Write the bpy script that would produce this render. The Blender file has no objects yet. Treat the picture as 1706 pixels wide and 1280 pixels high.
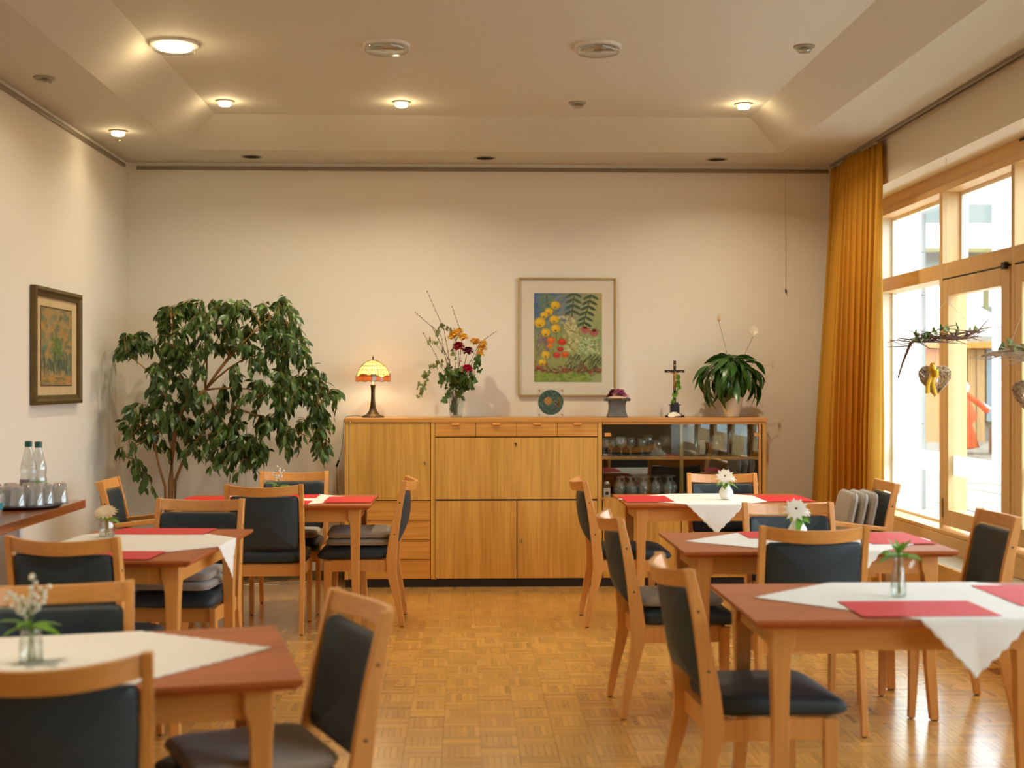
import bpy, bmesh, math, random
import numpy as np
from mathutils import Vector, Matrix, Euler
PI = math.pi
R = random.Random(7)
SC = bpy.context.scene
COL = SC.collection

# ------------------------------------------------------------------ camera, world, exposure
cam_data = bpy.data.cameras.new('camera')
cam = bpy.data.objects.new('camera', cam_data)
COL.objects.link(cam)
YAW = math.atan(78 / 2230)
cam.location = (0, 0, 1.43)
cam.rotation_euler = (PI / 2, 0, -YAW)
cam_data.sensor_width = 36
cam_data.lens = 2230 / 1706 * 36
cam_data.clip_start = 0.05
cam_data.clip_end = 300
cam_data.dof.use_dof = True
cam_data.dof.focus_distance = 9.3
cam_data.dof.aperture_fstop = 2.7
SC.camera = cam

w = bpy.data.worlds.new('sky')
SC.world = w
w.use_nodes = True
bg = w.node_tree.nodes['Background']
bg.inputs[0].default_value = (0.84, 0.95, 1.08, 1)
bg.inputs[1].default_value = 3.3

SC.view_settings.view_transform = 'Standard'
SC.view_settings.look = 'None'
SC.view_settings.gamma = 1
SC.view_settings.use_curve_mapping = False
SC.view_settings.exposure = 1.3
cy = SC.cycles
cy.use_denoising = True
cy.max_bounces = 14
cy.diffuse_bounces = 7
cy.glossy_bounces = 4
cy.transmission_bounces = 6
cy.transparent_max_bounces = 24
cy.sample_clamp_indirect = 6
cy.caustics_reflective = False
cy.caustics_refractive = False
cy.use_adaptive_sampling = False

WARM = (1.0, 0.74, 0.42)

# ------------------------------------------------------------------ materials
def lin(c):
    return tuple(((x / 255) / 12.92 if x / 255 <= 0.04045 else ((x / 255 + 0.055) / 1.055) ** 2.4) for x in c)

def mat(name, rgb, rough=0.6, metal=0.0, spec=0.5, bump=None, var=None, trans=0.0, sheen=0.0, coat=0.0):
    """var = (amount, scale_xyz): noise variation of the colour; bump = (strength, scale)"""
    m = bpy.data.materials.new(name)
    m.use_nodes = True
    nt = m.node_tree
    b = nt.nodes['Principled BSDF']
    c = lin(rgb)
    b.inputs['Base Color'].default_value = (*c, 1)
    b.inputs['Roughness'].default_value = rough
    b.inputs['Metallic'].default_value = metal
    b.inputs['Specular IOR Level'].default_value = spec
    if coat:
        b.inputs['Coat Weight'].default_value = coat
        b.inputs['Coat Roughness'].default_value = 0.12
    if sheen:
        b.inputs['Sheen Weight'].default_value = sheen
    tc = nt.nodes.new('ShaderNodeTexCoord')
    if var:
        amt, sc3 = var
        mp = nt.nodes.new('ShaderNodeMapping')
        mp.inputs['Scale'].default_value = sc3
        nz = nt.nodes.new('ShaderNodeTexNoise')
        nz.inputs['Scale'].default_value = 1
        nz.inputs['Detail'].default_value = 4
        mr = nt.nodes.new('ShaderNodeMapRange')
        mr.inputs['From Min'].default_value = 0.3
        mr.inputs['From Max'].default_value = 0.7
        mr.inputs['To Min'].default_value = 1 - amt
        mr.inputs['To Max'].default_value = 1 + amt
        hs = nt.nodes.new('ShaderNodeHueSaturation')
        hs.inputs['Color'].default_value = (*c, 1)
        nt.links.new(tc.outputs['Object'], mp.inputs[0])
        nt.links.new(mp.outputs[0], nz.inputs['Vector'])
        nt.links.new(nz.outputs[0], mr.inputs[0])
        nt.links.new(mr.outputs[0], hs.inputs['Value'])
        nt.links.new(hs.outputs[0], b.inputs['Base Color'])
    if bump:
        st, sc = bump
        nz = nt.nodes.new('ShaderNodeTexNoise')
        nz.inputs['Scale'].default_value = sc
        nz.inputs['Detail'].default_value = 3
        bp = nt.nodes.new('ShaderNodeBump')
        bp.inputs['Strength'].default_value = st
        bp.inputs['Distance'].default_value = 0.002
        nt.links.new(tc.outputs['Object'], nz.inputs['Vector'])
        nt.links.new(nz.outputs[0], bp.inputs['Height'])
        nt.links.new(bp.outputs[0], b.inputs['Normal'])
    if trans:
        tr = nt.nodes.new('ShaderNodeBsdfTranslucent')
        tr.inputs[0].default_value = (*c, 1)
        mx = nt.nodes.new('ShaderNodeMixShader')
        mx.inputs[0].default_value = trans
        out = nt.nodes['Material Output']
        nt.links.new(b.outputs[0], mx.inputs[1])
        nt.links.new(tr.outputs[0], mx.inputs[2])
        nt.links.new(mx.outputs[0], out.inputs[0])
    return m

def glass_mat(name, tint=(1, 1, 1), refl=0.08, edge=0.9, rough=0.0, body=0.0):
    """clear thin glass: transparent, with a fresnel-weighted mirror coat and a darker rim"""
    m = bpy.data.materials.new(name)
    m.use_nodes = True
    nt = m.node_tree
    nt.nodes.clear()
    out = nt.nodes.new('ShaderNodeOutputMaterial')
    tr = nt.nodes.new('ShaderNodeBsdfTransparent')
    gl = nt.nodes.new('ShaderNodeBsdfGlossy')
    gl.inputs['Roughness'].default_value = rough
    lw = nt.nodes.new('ShaderNodeLayerWeight')
    lw.inputs['Blend'].default_value = 0.5
    pw = nt.nodes.new('ShaderNodeMath'); pw.operation = 'POWER'; pw.inputs[1].default_value = 3.0
    mr = nt.nodes.new('ShaderNodeMapRange')
    mr.inputs['To Min'].default_value = refl
    mr.inputs['To Max'].default_value = edge
    mx = nt.nodes.new('ShaderNodeMixShader')
    cm = nt.nodes.new('ShaderNodeMix'); cm.data_type = 'RGBA'
    cm.inputs['A'].default_value = (*tint, 1)
    cm.inputs['B'].default_value = (tint[0] * (1 - body), tint[1] * (1 - body), tint[2] * (1 - body), 1)
    nt.links.new(lw.outputs['Facing'], pw.inputs[0])
    nt.links.new(pw.outputs[0], mr.inputs[0])
    nt.links.new(pw.outputs[0], cm.inputs['Factor'])
    nt.links.new(cm.outputs['Result'], tr.inputs[0])
    nt.links.new(mr.outputs[0], mx.inputs[0])
    nt.links.new(tr.outputs[0], mx.inputs[1])
    nt.links.new(gl.outputs[0], mx.inputs[2])
    nt.links.new(mx.outputs[0], out.inputs[0])
    return m

def cup_mat(name):
    m = glass_mat(name, (0.94, 0.96, 0.95), 0.16, 1.0, 0.04, 0.35)
    nt = m.node_tree
    out = [n for n in nt.nodes if n.type == 'OUTPUT_MATERIAL'][0]
    mx = [n for n in nt.nodes if n.type == 'MIX_SHADER'][0]
    df = nt.nodes.new('ShaderNodeBsdfTranslucent'); df.inputs[0].default_value = (0.9, 0.93, 0.92, 1)
    d2 = nt.nodes.new('ShaderNodeBsdfDiffuse'); d2.inputs[0].default_value = (0.9, 0.93, 0.92, 1)
    a_ = nt.nodes.new('ShaderNodeMixShader'); a_.inputs[0].default_value = 0.5
    b_ = nt.nodes.new('ShaderNodeMixShader'); b_.inputs[0].default_value = 0.22
    nt.links.new(df.outputs[0], a_.inputs[1]); nt.links.new(d2.outputs[0], a_.inputs[2])
    nt.links.new(mx.outputs[0], b_.inputs[1]); nt.links.new(a_.outputs[0], b_.inputs[2])
    nt.links.new(b_.outputs[0], out.inputs[0])
    return m

def emit_mat(name, rgb, strength):
    m = bpy.data.materials.new(name)
    m.use_nodes = True
    nt = m.node_tree
    nt.nodes.clear()
    out = nt.nodes.new('ShaderNodeOutputMaterial')
    e = nt.nodes.new('ShaderNodeEmission')
    e.inputs[0].default_value = (*rgb, 1)
    e.inputs[1].default_value = strength
    nt.links.new(e.outputs[0], out.inputs[0])
    return m

def wood_mat(name, rgb, axis='z', rough=0.42, amt=0.12, fine=90, coat=0.0, spec=0.5, dark=None):
    """wood with long grain along one object axis: broad bands plus fine fibres"""
    m = bpy.data.materials.new(name)
    m.use_nodes = True
    nt = m.node_tree
    b = nt.nodes['Principled BSDF']
    c = lin(rgb)
    b.inputs['Roughness'].default_value = rough
    b.inputs['Specular IOR Level'].default_value = spec
    if coat:
        b.inputs['Coat Weight'].default_value = coat
        b.inputs['Coat Roughness'].default_value = 0.15
    tc = nt.nodes.new('ShaderNodeTexCoord')
    s = {'x': (0.6, 1, 1), 'y': (1, 0.6, 1), 'z': (1, 1, 0.6)}[axis]
    def noise(k, detail, stretch):
        mp = nt.nodes.new('ShaderNodeMapping')
        mp.inputs['Scale'].default_value = tuple(k * (stretch if q < 1 else 1) for q in s)
        nz = nt.nodes.new('ShaderNodeTexNoise')
        nz.inputs['Scale'].default_value = 1
        nz.inputs['Detail'].default_value = detail
        nz.inputs['Distortion'].default_value = 0.4
        nt.links.new(tc.outputs['Object'], mp.inputs[0])
        nt.links.new(mp.outputs[0], nz.inputs['Vector'])
        return nz
    a1 = noise(fine, 2, 0.03)
    a2 = noise(7, 3, 0.10)
    ad = nt.nodes.new('ShaderNodeMath'); ad.operation = 'ADD'
    nt.links.new(a1.outputs[0], ad.inputs[0])
    nt.links.new(a2.outputs[0], ad.inputs[1])
    mr = nt.nodes.new('ShaderNodeMapRange')
    mr.inputs['From Min'].default_value = 0.7
    mr.inputs['From Max'].default_value = 1.3
    nt.links.new(ad.outputs[0], mr.inputs[0])
    mx = nt.nodes.new('ShaderNodeMix'); mx.data_type = 'RGBA'
    d = lin(dark) if dark else tuple(x * (1 - 2 * amt) for x in c)
    mx.inputs['A'].default_value = (d[0], d[1], d[2], 1)
    mx.inputs['B'].default_value = (*[min(1, x * (1 + amt)) for x in c], 1)
    nt.links.new(mr.outputs[0], mx.inputs['Factor'])
    nt.links.new(mx.outputs['Result'], b.inputs['Base Color'])
    return m

def attr_mat(name, rough=0.6, spec=0.3, attr='col'):
    m = bpy.data.materials.new(name)
    m.use_nodes = True
    nt = m.node_tree
    b = nt.nodes['Principled BSDF']
    b.inputs['Roughness'].default_value = rough
    b.inputs['Specular IOR Level'].default_value = spec
    a = nt.nodes.new('ShaderNodeVertexColor')
    a.layer_name = attr
    nt.links.new(a.outputs[0], b.inputs['Base Color'])
    return m

M = {}
M['wall'] = mat('wall_paint', (226, 221, 206), 0.85, bump=(0.25, 60))
M['ceil'] = mat('ceiling_paint', (200, 198, 184), 0.8)
M['beech'] = wood_mat('beech', (219, 154, 78), 'z', 0.38, 0.08, 70, coat=0.2)
M['beech_x'] = wood_mat('beech_rail', (216, 150, 74), 'x', 0.38, 0.08, 70, coat=0.2)
M['top'] = wood_mat('table_veneer', (180, 98, 46), 'x', 0.45, 0.10, 80, spec=0.3)
M['cab'] = wood_mat('cabinet_veneer', (210, 163, 78), 'z', 0.42, 0.10, 75, dark=(186, 136, 56))
M['cab_x'] = wood_mat('cabinet_veneer_across', (212, 154, 72), 'x', 0.42, 0.10, 75, dark=(188, 128, 52))
M['cab_edge'] = wood_mat('cabinet_edge', (202, 142, 66), 'x', 0.42, 0.10, 75)
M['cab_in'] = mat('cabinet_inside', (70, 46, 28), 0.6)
M['cab_gap'] = mat('cabinet_gap', (52, 28, 12), 0.8)
M['plinth'] = mat('black_plinth', (22, 16, 18), 0.5)
M['leather'] = mat('slate_leather', (47, 58, 63), 0.5, spec=0.35, bump=(0.15, 300))
M['pad'] = mat('grey_fabric', (160, 151, 136), 0.95, bump=(0.4, 500), sheen=0.3)
M['piping'] = mat('grey_piping', (158, 148, 132), 0.9)
M['cloth'] = mat('white_linen', (240, 236, 226), 0.9, bump=(0.3, 260))
M['red'] = mat('red_paper', (214, 42, 44), 0.55, spec=0.4)
M['rubber'] = mat('dark_glide', (40, 28, 18), 0.6)
M['brass'] = mat('brass', (190, 150, 80), 0.3, metal=1)
M['steel'] = mat('steel', (170, 165, 155), 0.3, metal=1)
M['rail'] = mat('grey_rail', (140, 130, 112), 0.45, metal=0.3)
M['black'] = mat('black_lacquer', (16, 14, 16), 0.35)
M['dark'] = mat('dark_void', (8, 7, 6), 0.9)
M['gold'] = mat('gold_leaf', (172, 128, 66), 0.4, metal=0.5)
M['whitep'] = mat('white_paint', (238, 236, 230), 0.5)
M['porcelain'] = mat('white_porcelain', (244, 244, 240), 0.2)
M['frame_w'] = wood_mat('window_wood', (216, 180, 124), 'z', 0.45, 0.05, 40)
M['frame_y'] = wood_mat('window_wood_long', (216, 176, 116), 'y', 0.45, 0.05, 40)
M['board_y'] = wood_mat('maple_board', (216, 172, 106), 'y', 0.4, 0.06, 30)
M['glass'] = glass_mat('window_glass', (0.97, 0.99, 0.98), 0.04, 0.5)
M['pane'] = glass_mat('cabinet_glass', (0.90, 0.94, 0.92), 0.11, 0.7)
M['frost'] = mat('frosted_film', (236, 240, 238), 0.9, trans=0.75)
M['bounce_strip'] = mat('bounce_pale', (236, 232, 222), 0.9)  # kept bright for the added strip that bounces daylight indoors
M['cup'] = cup_mat('drinking_glass')
M['cup_bright'] = glass_mat('clear_vessel', (0.95, 0.97, 0.95), 0.10, 0.9, 0.03, 0.35)
M['acryl'] = glass_mat('acrylic', (0.97, 0.97, 0.97), 0.03, 0.3)
M['curtain'] = mat('mustard_curtain', (216, 164, 52), 0.85, trans=0.36, bump=(0.3, 400))
M['leafA'] = mat('ficus_leaf', (66, 94, 42), 0.36, spec=0.5, var=(0.35, (9, 9, 9)), trans=0.18)
M['leafB'] = mat('ficus_leaf_light', (92, 122, 54), 0.4, var=(0.3, (9, 9, 9)), trans=0.2)
M['leafC'] = mat('lily_leaf', (54, 96, 34), 0.3, spec=0.55, var=(0.3, (14, 14, 14)), trans=0.15)
M['leafD'] = mat('ivy_leaf', (74, 104, 46), 0.45, var=(0.25, (30, 30, 30)), trans=0.2)
M['leafE'] = mat('ivy_leaf_pale', (128, 140, 82), 0.5, var=(0.25, (30, 30, 30)), trans=0.25)
M['leafF'] = mat('fresh_leaf', (112, 160, 48), 0.45, trans=0.3)
M['stem'] = mat('green_stem', (110, 124, 66), 0.6)
M['bark'] = mat('fig_bark', (142, 104, 56), 0.8, bump=(0.6, 80), var=(0.2, (30, 30, 8)))
M['twig'] = mat('brown_twig', (96, 62, 46), 0.8)
M['twig_g'] = mat('grey_driftwood', (176, 158, 134), 0.85, var=(0.2, (60, 60, 60)))
M['wicker'] = mat('grey_wicker', (170, 146, 112), 0.85, var=(0.35, (80, 80, 80)))
M['wicker_w'] = mat('pale_wicker', (190, 176, 152), 0.85)
M['ribbon'] = mat('yellow_ribbon', (232, 190, 30), 0.5, trans=0.25)
M['petal'] = mat('white_petal', (246, 242, 228), 0.7, trans=0.3)
M['petal_cream'] = mat('cream_petal', (240, 224, 192), 0.7, trans=0.3)
M['petal_red'] = mat('red_petal', (160, 20, 40), 0.6, trans=0.15)
M['petal_mag'] = mat('magenta_petal', (190, 20, 70), 0.5, trans=0.15)
M['petal_yel'] = mat('yellow_petal', (238, 192, 70), 0.6, trans=0.2)
M['petal_pink'] = mat('pink_petal', (244, 210, 208), 0.6, trans=0.2)
M['petal_pur'] = mat('purple_petal', (186, 108, 152), 0.6, trans=0.2)
M['petal_wine'] = mat('wine_petal', (110, 24, 44), 0.6, trans=0.1)
M['bud'] = mat('dry_bud', (206, 176, 136), 0.8)
M['stone'] = mat('urn_stone', (92, 94, 88), 0.45, var=(0.15, (20, 20, 20)))
M['cream_pot'] = mat('cream_ceramic', (224, 212, 184), 0.4, spec=0.5)
M['soil'] = mat('soil', (48, 34, 24), 0.95)
M['pot_dark'] = mat('brown_pot', (92, 60, 42), 0.6)
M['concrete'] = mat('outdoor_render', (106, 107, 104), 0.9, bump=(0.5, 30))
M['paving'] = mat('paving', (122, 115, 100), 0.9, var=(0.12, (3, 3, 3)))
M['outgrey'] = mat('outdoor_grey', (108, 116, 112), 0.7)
M['olive'] = mat('olive_frame', (110, 104, 62), 0.7)
M['orange'] = mat('orange_wood', (190, 106, 24), 0.6)
M['tan'] = mat('tan_door', (150, 116, 72), 0.7)
M['orcloth'] = mat('orange_cloth', (196, 76, 40), 0.8)
M['candle'] = mat('wax', (240, 226, 196), 0.5)
M['teal'] = mat('teal_print', (30, 140, 140), 0.5)
M['capg'] = mat('green_cap', (10, 84, 74), 0.4)
M['label_pale'] = mat('pale_label', (206, 212, 214), 0.6)
M['label_green'] = mat('green_label', (150, 176, 120), 0.6)
M['redrim'] = glass_mat('red_glass_foot', (0.85, 0.35, 0.28), 0.1, 0.8)
M['slab'] = wood_mat('live_wood_slab', (150, 84, 30), 'y', 0.25, 0.2, 40, coat=0.5, dark=(96, 48, 14))
M['tray'] = mat('dark_tray', (40, 18, 22), 0.3)
M['grille'] = mat('grille', (226, 218, 196), 0.5)
M['lampglass'] = glass_mat('lamp_glass', (0.85, 0.86, 0.82), 0.2, 0.9, 0.1, 0.3)
M['greyplastic'] = mat('grey_plastic', (160, 152, 130), 0.5)
M['lit'] = emit_mat('lit_lamp', (1.0, 0.80, 0.50), 9.0)
M['filament'] = emit_mat('filament', (1.0, 0.78, 0.45), 25.0)
M['bronze'] = mat('patina_bronze', (84, 66, 40), 0.4, metal=0.6, var=(0.3, (20, 20, 20)))
M['seam'] = mat('lead_came', (92, 58, 26), 0.5, metal=0.4)
M['frame_gold'] = mat('champagne_frame', (206, 180, 120), 0.35, metal=0.7)
M['frame_old'] = mat('old_gilt_frame', (98, 80, 40), 0.45, metal=0.35, var=(0.2, (12, 12, 12)))
M['mount'] = mat('white_mount', (236, 228, 206), 0.8)
M['mount_old'] = mat('beige_mount', (196, 172, 128), 0.85, var=(0.1, (9, 9, 9)))
M['art'] = attr_mat('painted_paper', 0.8)
M['cord'] = mat('white_cord', (214, 206, 186), 0.6)
M['cordb'] = mat('black_cord', (24, 20, 18), 0.5)
M['nylon'] = mat('nylon_line', (190, 174, 148), 0.6)
M['shell'] = mat('shell', (236, 226, 206), 0.4)

def tiffany(name, rgb, e):
    m = mat(name, rgb, 0.3, trans=0.38)
    b = m.node_tree.nodes['Principled BSDF']
    b.inputs['Emission Color'].default_value = (*lin(rgb), 1)
    b.inputs['Emission Strength'].default_value = e
    return m
M['tif_cream'] = tiffany('cream_stained_glass', (250, 206, 124), 0.22)
M['tif_orange'] = tiffany('amber_stained_glass', (148, 82, 38), 0.10)
M['tif_blue'] = tiffany('grey_blue_stained_glass', (120, 120, 132), 0.1)

# parquet: tone attribute drives the colour of each strip
def parquet_mat():
    m = bpy.data.materials.new('oak_parquet')
    m.use_nodes = True
    nt = m.node_tree
    b = nt.nodes['Principled BSDF']
    b.inputs['Roughness'].default_value = 0.26
    b.inputs['Specular IOR Level'].default_value = 0.5
    b.inputs['Coat Weight'].default_value = 1.0
    b.inputs['Coat IOR'].default_value = 1.8
    b.inputs['Coat Roughness'].default_value = 0.2
    a = nt.nodes.new('ShaderNodeVertexColor'); a.layer_name = 'col'
    tc = nt.nodes.new('ShaderNodeTexCoord')
    mp = nt.nodes.new('ShaderNodeMapping'); mp.inputs['Scale'].default_value = (60, 60, 60)
    nz = nt.nodes.new('ShaderNodeTexNoise'); nz.inputs['Scale'].default_value = 1; nz.inputs['Detail'].default_value = 3
    mr = nt.nodes.new('ShaderNodeMapRange')
    mr.inputs['From Min'].default_value = 0.3; mr.inputs['From Max'].default_value = 0.7
    mr.inputs['To Min'].default_value = 0.90; mr.inputs['To Max'].default_value = 1.08
    hs = nt.nodes.new('ShaderNodeHueSaturation')
    nt.links.new(a.outputs[0], hs.inputs['Color'])
    nt.links.new(tc.outputs['Object'], mp.inputs[0]); nt.links.new(mp.outputs[0], nz.inputs['Vector'])
    nt.links.new(nz.outputs[0], mr.inputs[0]); nt.links.new(mr.outputs[0], hs.inputs['Value'])
    nt.links.new(hs.outputs[0], b.inputs['Base Color'])
    return m
M['parquet'] = parquet_mat()

# ------------------------------------------------------------------ mesh helpers
class MB:
    def __init__(s):
        s.v = []; s.f = []; s.m = []; s.mi = 0
    def add(s, vs, fs, mi=None):
        o = len(s.v)
        s.v += [tuple(p) for p in vs]
        s.f += [tuple(o + i for i in f) for f in fs]
        s.m += [s.mi if mi is None else mi] * len(fs)
        return s
    def box(s, c, d, rot=None, mi=None):
        x, y, z = d[0] / 2, d[1] / 2, d[2] / 2
        vs = [Vector(p) for p in ((-x, -y, -z), (x, -y, -z), (x, y, -z), (-x, y, -z), (-x, -y, z), (x, -y, z), (x, y, z), (-x, y, z))]
        if rot is not None:
            e = Euler(rot).to_matrix(); vs = [e @ p for p in vs]
        vs = [p + Vector(c) for p in vs]
        return s.add(vs, [(0, 3, 2, 1), (4, 5, 6, 7), (0, 1, 5, 4), (1, 2, 6, 5), (2, 3, 7, 6), (3, 0, 4, 7)], mi)
    def bx(s, a, b, mi=None):
        return s.box([(a[i] + b[i]) / 2 for i in range(3)], [abs(b[i] - a[i]) for i in range(3)], None, mi)
    def loft(s, rings, cap=True, closed=True, mi=None):
        n = len(rings[0]); vs = [p for r in rings for p in r]; fs = []
        for k in range(len(rings) - 1):
            for i in range(n if closed else n - 1):
                j = (i + 1) % n
                fs.append((k * n + i, k * n + j, (k + 1) * n + j, (k + 1) * n + i))
        if cap:
            fs.append(tuple(reversed(range(n)))); fs.append(tuple((len(rings) - 1) * n + i for i in range(n)))
        return s.add(vs, fs, mi)
    def lathe(s, prof, n=20, c=(0, 0, 0), cap=True, mi=None, tilt=None):
        rings = []
        for r, z in prof:
            ring = [Vector((max(r, 1e-4) * math.cos(2 * PI * i / n), max(r, 1e-4) * math.sin(2 * PI * i / n), z)) for i in range(n)]
            if tilt is not None:
                e = Euler(tilt).to_matrix(); ring = [e @ p for p in ring]
            rings.append([p + Vector(c) for p in ring])
        return s.loft(rings, cap, True, mi)
    def tube(s, path, rad, n=6, cap=True, mi=None):
        P = [Vector(p) for p in path]
        rings = []
        up = Vector((0, 0, 1))
        for i, p in enumerate(P):
            t = (P[min(i + 1, len(P) - 1)] - P[max(i - 1, 0)])
            t = t.normalized() if t.length > 1e-9 else Vector((0, 0, 1))
            a = t.cross(up)
            if a.length < 0.05:
                a = t.cross(Vector((1, 0, 0)))
            a.normalize(); b = t.cross(a)
            r = rad[i] if isinstance(rad, (list, tuple)) else rad
            rings.append([p + a * (r * math.cos(2 * PI * k / n)) + b * (r * math.sin(2 * PI * k / n)) for k in range(n)])
        return s.loft(rings, cap, True, mi)
    def grid(s, fn, nu, nv, mi=None):
        vs = [fn(i / nu, j / nv) for j in range(nv + 1) for i in range(nu + 1)]
        fs = [(j * (nu + 1) + i, j * (nu + 1) + i + 1, (j + 1) * (nu + 1) + i + 1, (j + 1) * (nu + 1) + i) for j in range(nv) for i in range(nu)]
        return s.add(vs, fs, mi)
    def xf(s, mtx):
        s.v = [tuple(mtx @ Vector(p)) for p in s.v]; return s
    def bend(s, fn):
        s.v = [tuple(fn(Vector(p))) for p in s.v]; return s
    def mesh(s, name, mats, smooth=False):
        me = bpy.data.meshes.new(name)
        me.from_pydata(s.v, [], s.f)
        if not isinstance(mats, (list, tuple)):
            mats = [mats]
        for m in mats:
            me.materials.append(M[m] if isinstance(m, str) else m)
        if len(mats) > 1:
            me.polygons.foreach_set('material_index', s.m)
        if smooth:
            me.polygons.foreach_set('use_smooth', [True] * len(me.polygons))
        me.update()
        return me

def link(name, data, parent=None, loc=None, rot=None):
    o = bpy.data.objects.new(name, data)
    COL.objects.link(o)
    if parent is not None:
        o.parent = parent
    if loc is not None:
        o.location = loc
    if rot is not None:
        o.rotation_euler = rot
    return o

def part(name, mb, mats, parent=None, smooth=False, bevel=0, loc=None, rot=None, subd=0, label=None, kind=None, solid=0):
    if bevel or smooth:
        pass
    o = link(name, mb.mesh(name, mats, smooth), parent, loc, rot)
    if solid:
        md = o.modifiers.new('solid', 'SOLIDIFY'); md.thickness = solid; md.offset = 0
    if bevel:
        md = o.modifiers.new('bevel', 'BEVEL'); md.width = bevel; md.segments = 2; md.limit_method = 'ANGLE'; md.angle_limit = 0.6
    if subd:
        md = o.modifiers.new('sub', 'SUBSURF'); md.levels = subd; md.render_levels = subd
    if label:
        o['label'] = label
    if kind:
        o['kind'] = kind
    return o

def tag(o, label, cat, group=None):
    o['label'] = label; o['category'] = cat
    if group:
        o['group'] = group
    return o

def thing(name, label, cat, loc=(0, 0, 0), rz=0, group=None):
    o = link(name, None, None, loc, (0, 0, rz))
    o.empty_display_size = 0.05
    return tag(o, label, cat, group)

def struct(name, mb, mats, bevel=0, label=None, smooth=False):
    o = part(name, mb, mats, None, smooth, bevel)
    o['kind'] = 'structure'
    if label:
        o['label'] = label
    return o

def copy_tree(o, parent=None):
    c = o.copy(); COL.objects.link(c)
    if parent is not None:
        c.parent = parent
    for ch in list(o.children):
        copy_tree(ch, c)
    return c

def rrect(w, d, r, n=5):
    pts = []
    for cx, cyy, a0 in ((w / 2 - r, d / 2 - r, 0), (-w / 2 + r, d / 2 - r, PI / 2), (-w / 2 + r, -d / 2 + r, PI), (w / 2 - r, -d / 2 + r, 1.5 * PI)):
        for k in range(n + 1):
            a = a0 + PI / 2 * k / n
            pts.append((cx + r * math.cos(a), cyy + r * math.sin(a)))
    return pts

def pad(w, d, h, r=0.03, e=0.015, dome=0.01, n=5, inner=5):
    """rounded upholstered slab, z from 0 to h (+dome)"""
    base = rrect(w, d, r, n)
    rings = []
    def ring(inset, z):
        sx = (w - 2 * inset) / w; sy = (d - 2 * inset) / d
        return [Vector((x * sx, y * sy, z)) for x, y in base]
    def inner_ring(q, z):
        return [Vector((p.x * q, p.y * q, z)) for p in ring(e, 0)]
    for k in range(1, inner + 1):
        rings.append(inner_ring(max(k / inner, 0.02) if k < inner else 1, 0))
    rings.insert(0, inner_ring(0.03, 0))
    rings.pop()
    for k in range(0, 4):
        a = PI / 2 * k / 3
        rings.append(ring(e * (1 - math.sin(a)), e * (1 - math.cos(a))))
    for k in range(0, 4):
        a = PI / 2 * k / 3
        rings.append(ring(e * (1 - math.cos(a)), h - e + e * math.sin(a)))
    for k in range(1, inner + 1):
        q = 1 - k / inner
        rings.append(inner_ring(max(q, 0.03), h + dome * (1 - q * q)))
    b = MB(); b.loft(rings, True)
    return b

def set_col(me, cols):
    """per-vertex colours, linear"""
    a = me.color_attributes.new('col', 'FLOAT_COLOR', 'POINT')
    arr = np.ones((len(me.vertices), 4), dtype=np.float32)
    arr[:, :3] = cols
    a.data.foreach_set('color', arr.ravel())

# ------------------------------------------------------------------ room shell
WL, WR, WB, WF = -2.47, 2.78, 9.87, -1.6
WEND = 0.9   # the glazing ends here; solid wall from here on behind the camera
ZC, ZU = 3.05, 3.243
XW = 2.975               # window plane
struct('wall_back', MB().bx((WL - 0.2, WB, -0.05), (3.4, WB + 0.2, 3.4)), 'wall')
struct('wall_left', MB().bx((WL - 0.2, WF, -0.05), (WL, WB, 3.4)), 'wall')
struct('wall_front', MB().bx((WL - 0.2, WF - 0.2, -0.05), (3.4, WF, 3.4)), 'wall')
b = MB()
b.bx((WR, WF, 2.756), (3.20, WB, 3.45))
b.bx((WR, 9.60, 0.0), (3.20, WB, 2.756))
b.bx((2.95, WEND, 0.0), (3.20, 9.60, 0.505))
b.bx((WR, WF, 0.0), (3.20, WEND, 2.756))
struct('wall_right', b, 'wall')

# ceiling with the recessed tray
b = MB()
y0, y1 = 0.3, 9.31
x0, x1 = -1.95, 2.204
Y0, Y1, X0, X1 = y0 + 0.265, 9.045, -1.675, 1.939
o_ = [(WL, WF), (WR, WF), (WR, WB), (WL, WB)]
i_ = [(x0, y0), (x1, y0), (x1, y1), (x0, y1)]
u_ = [(X0, Y0), (X1, Y0), (X1, Y1), (X0, Y1)]
vs = [(x, y, ZC) for x, y in o_] + [(x, y, ZC) for x, y in i_] + [(x, y, ZU) for x, y in u_] + [(x, y, 3.4) for x, y in o_]
fs = []
for k in range(4):
    j = (k + 1) % 4
    fs += [(k, j, 4 + j, 4 + k), (4 + k, 4 + j, 8 + j, 8 + k), (12 + k, 12 + j, j, k)]
fs += [(8, 9, 10, 11), (15, 14, 13, 12)]
b.add(vs, fs)
struct('ceiling', b, 'ceil')

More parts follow.
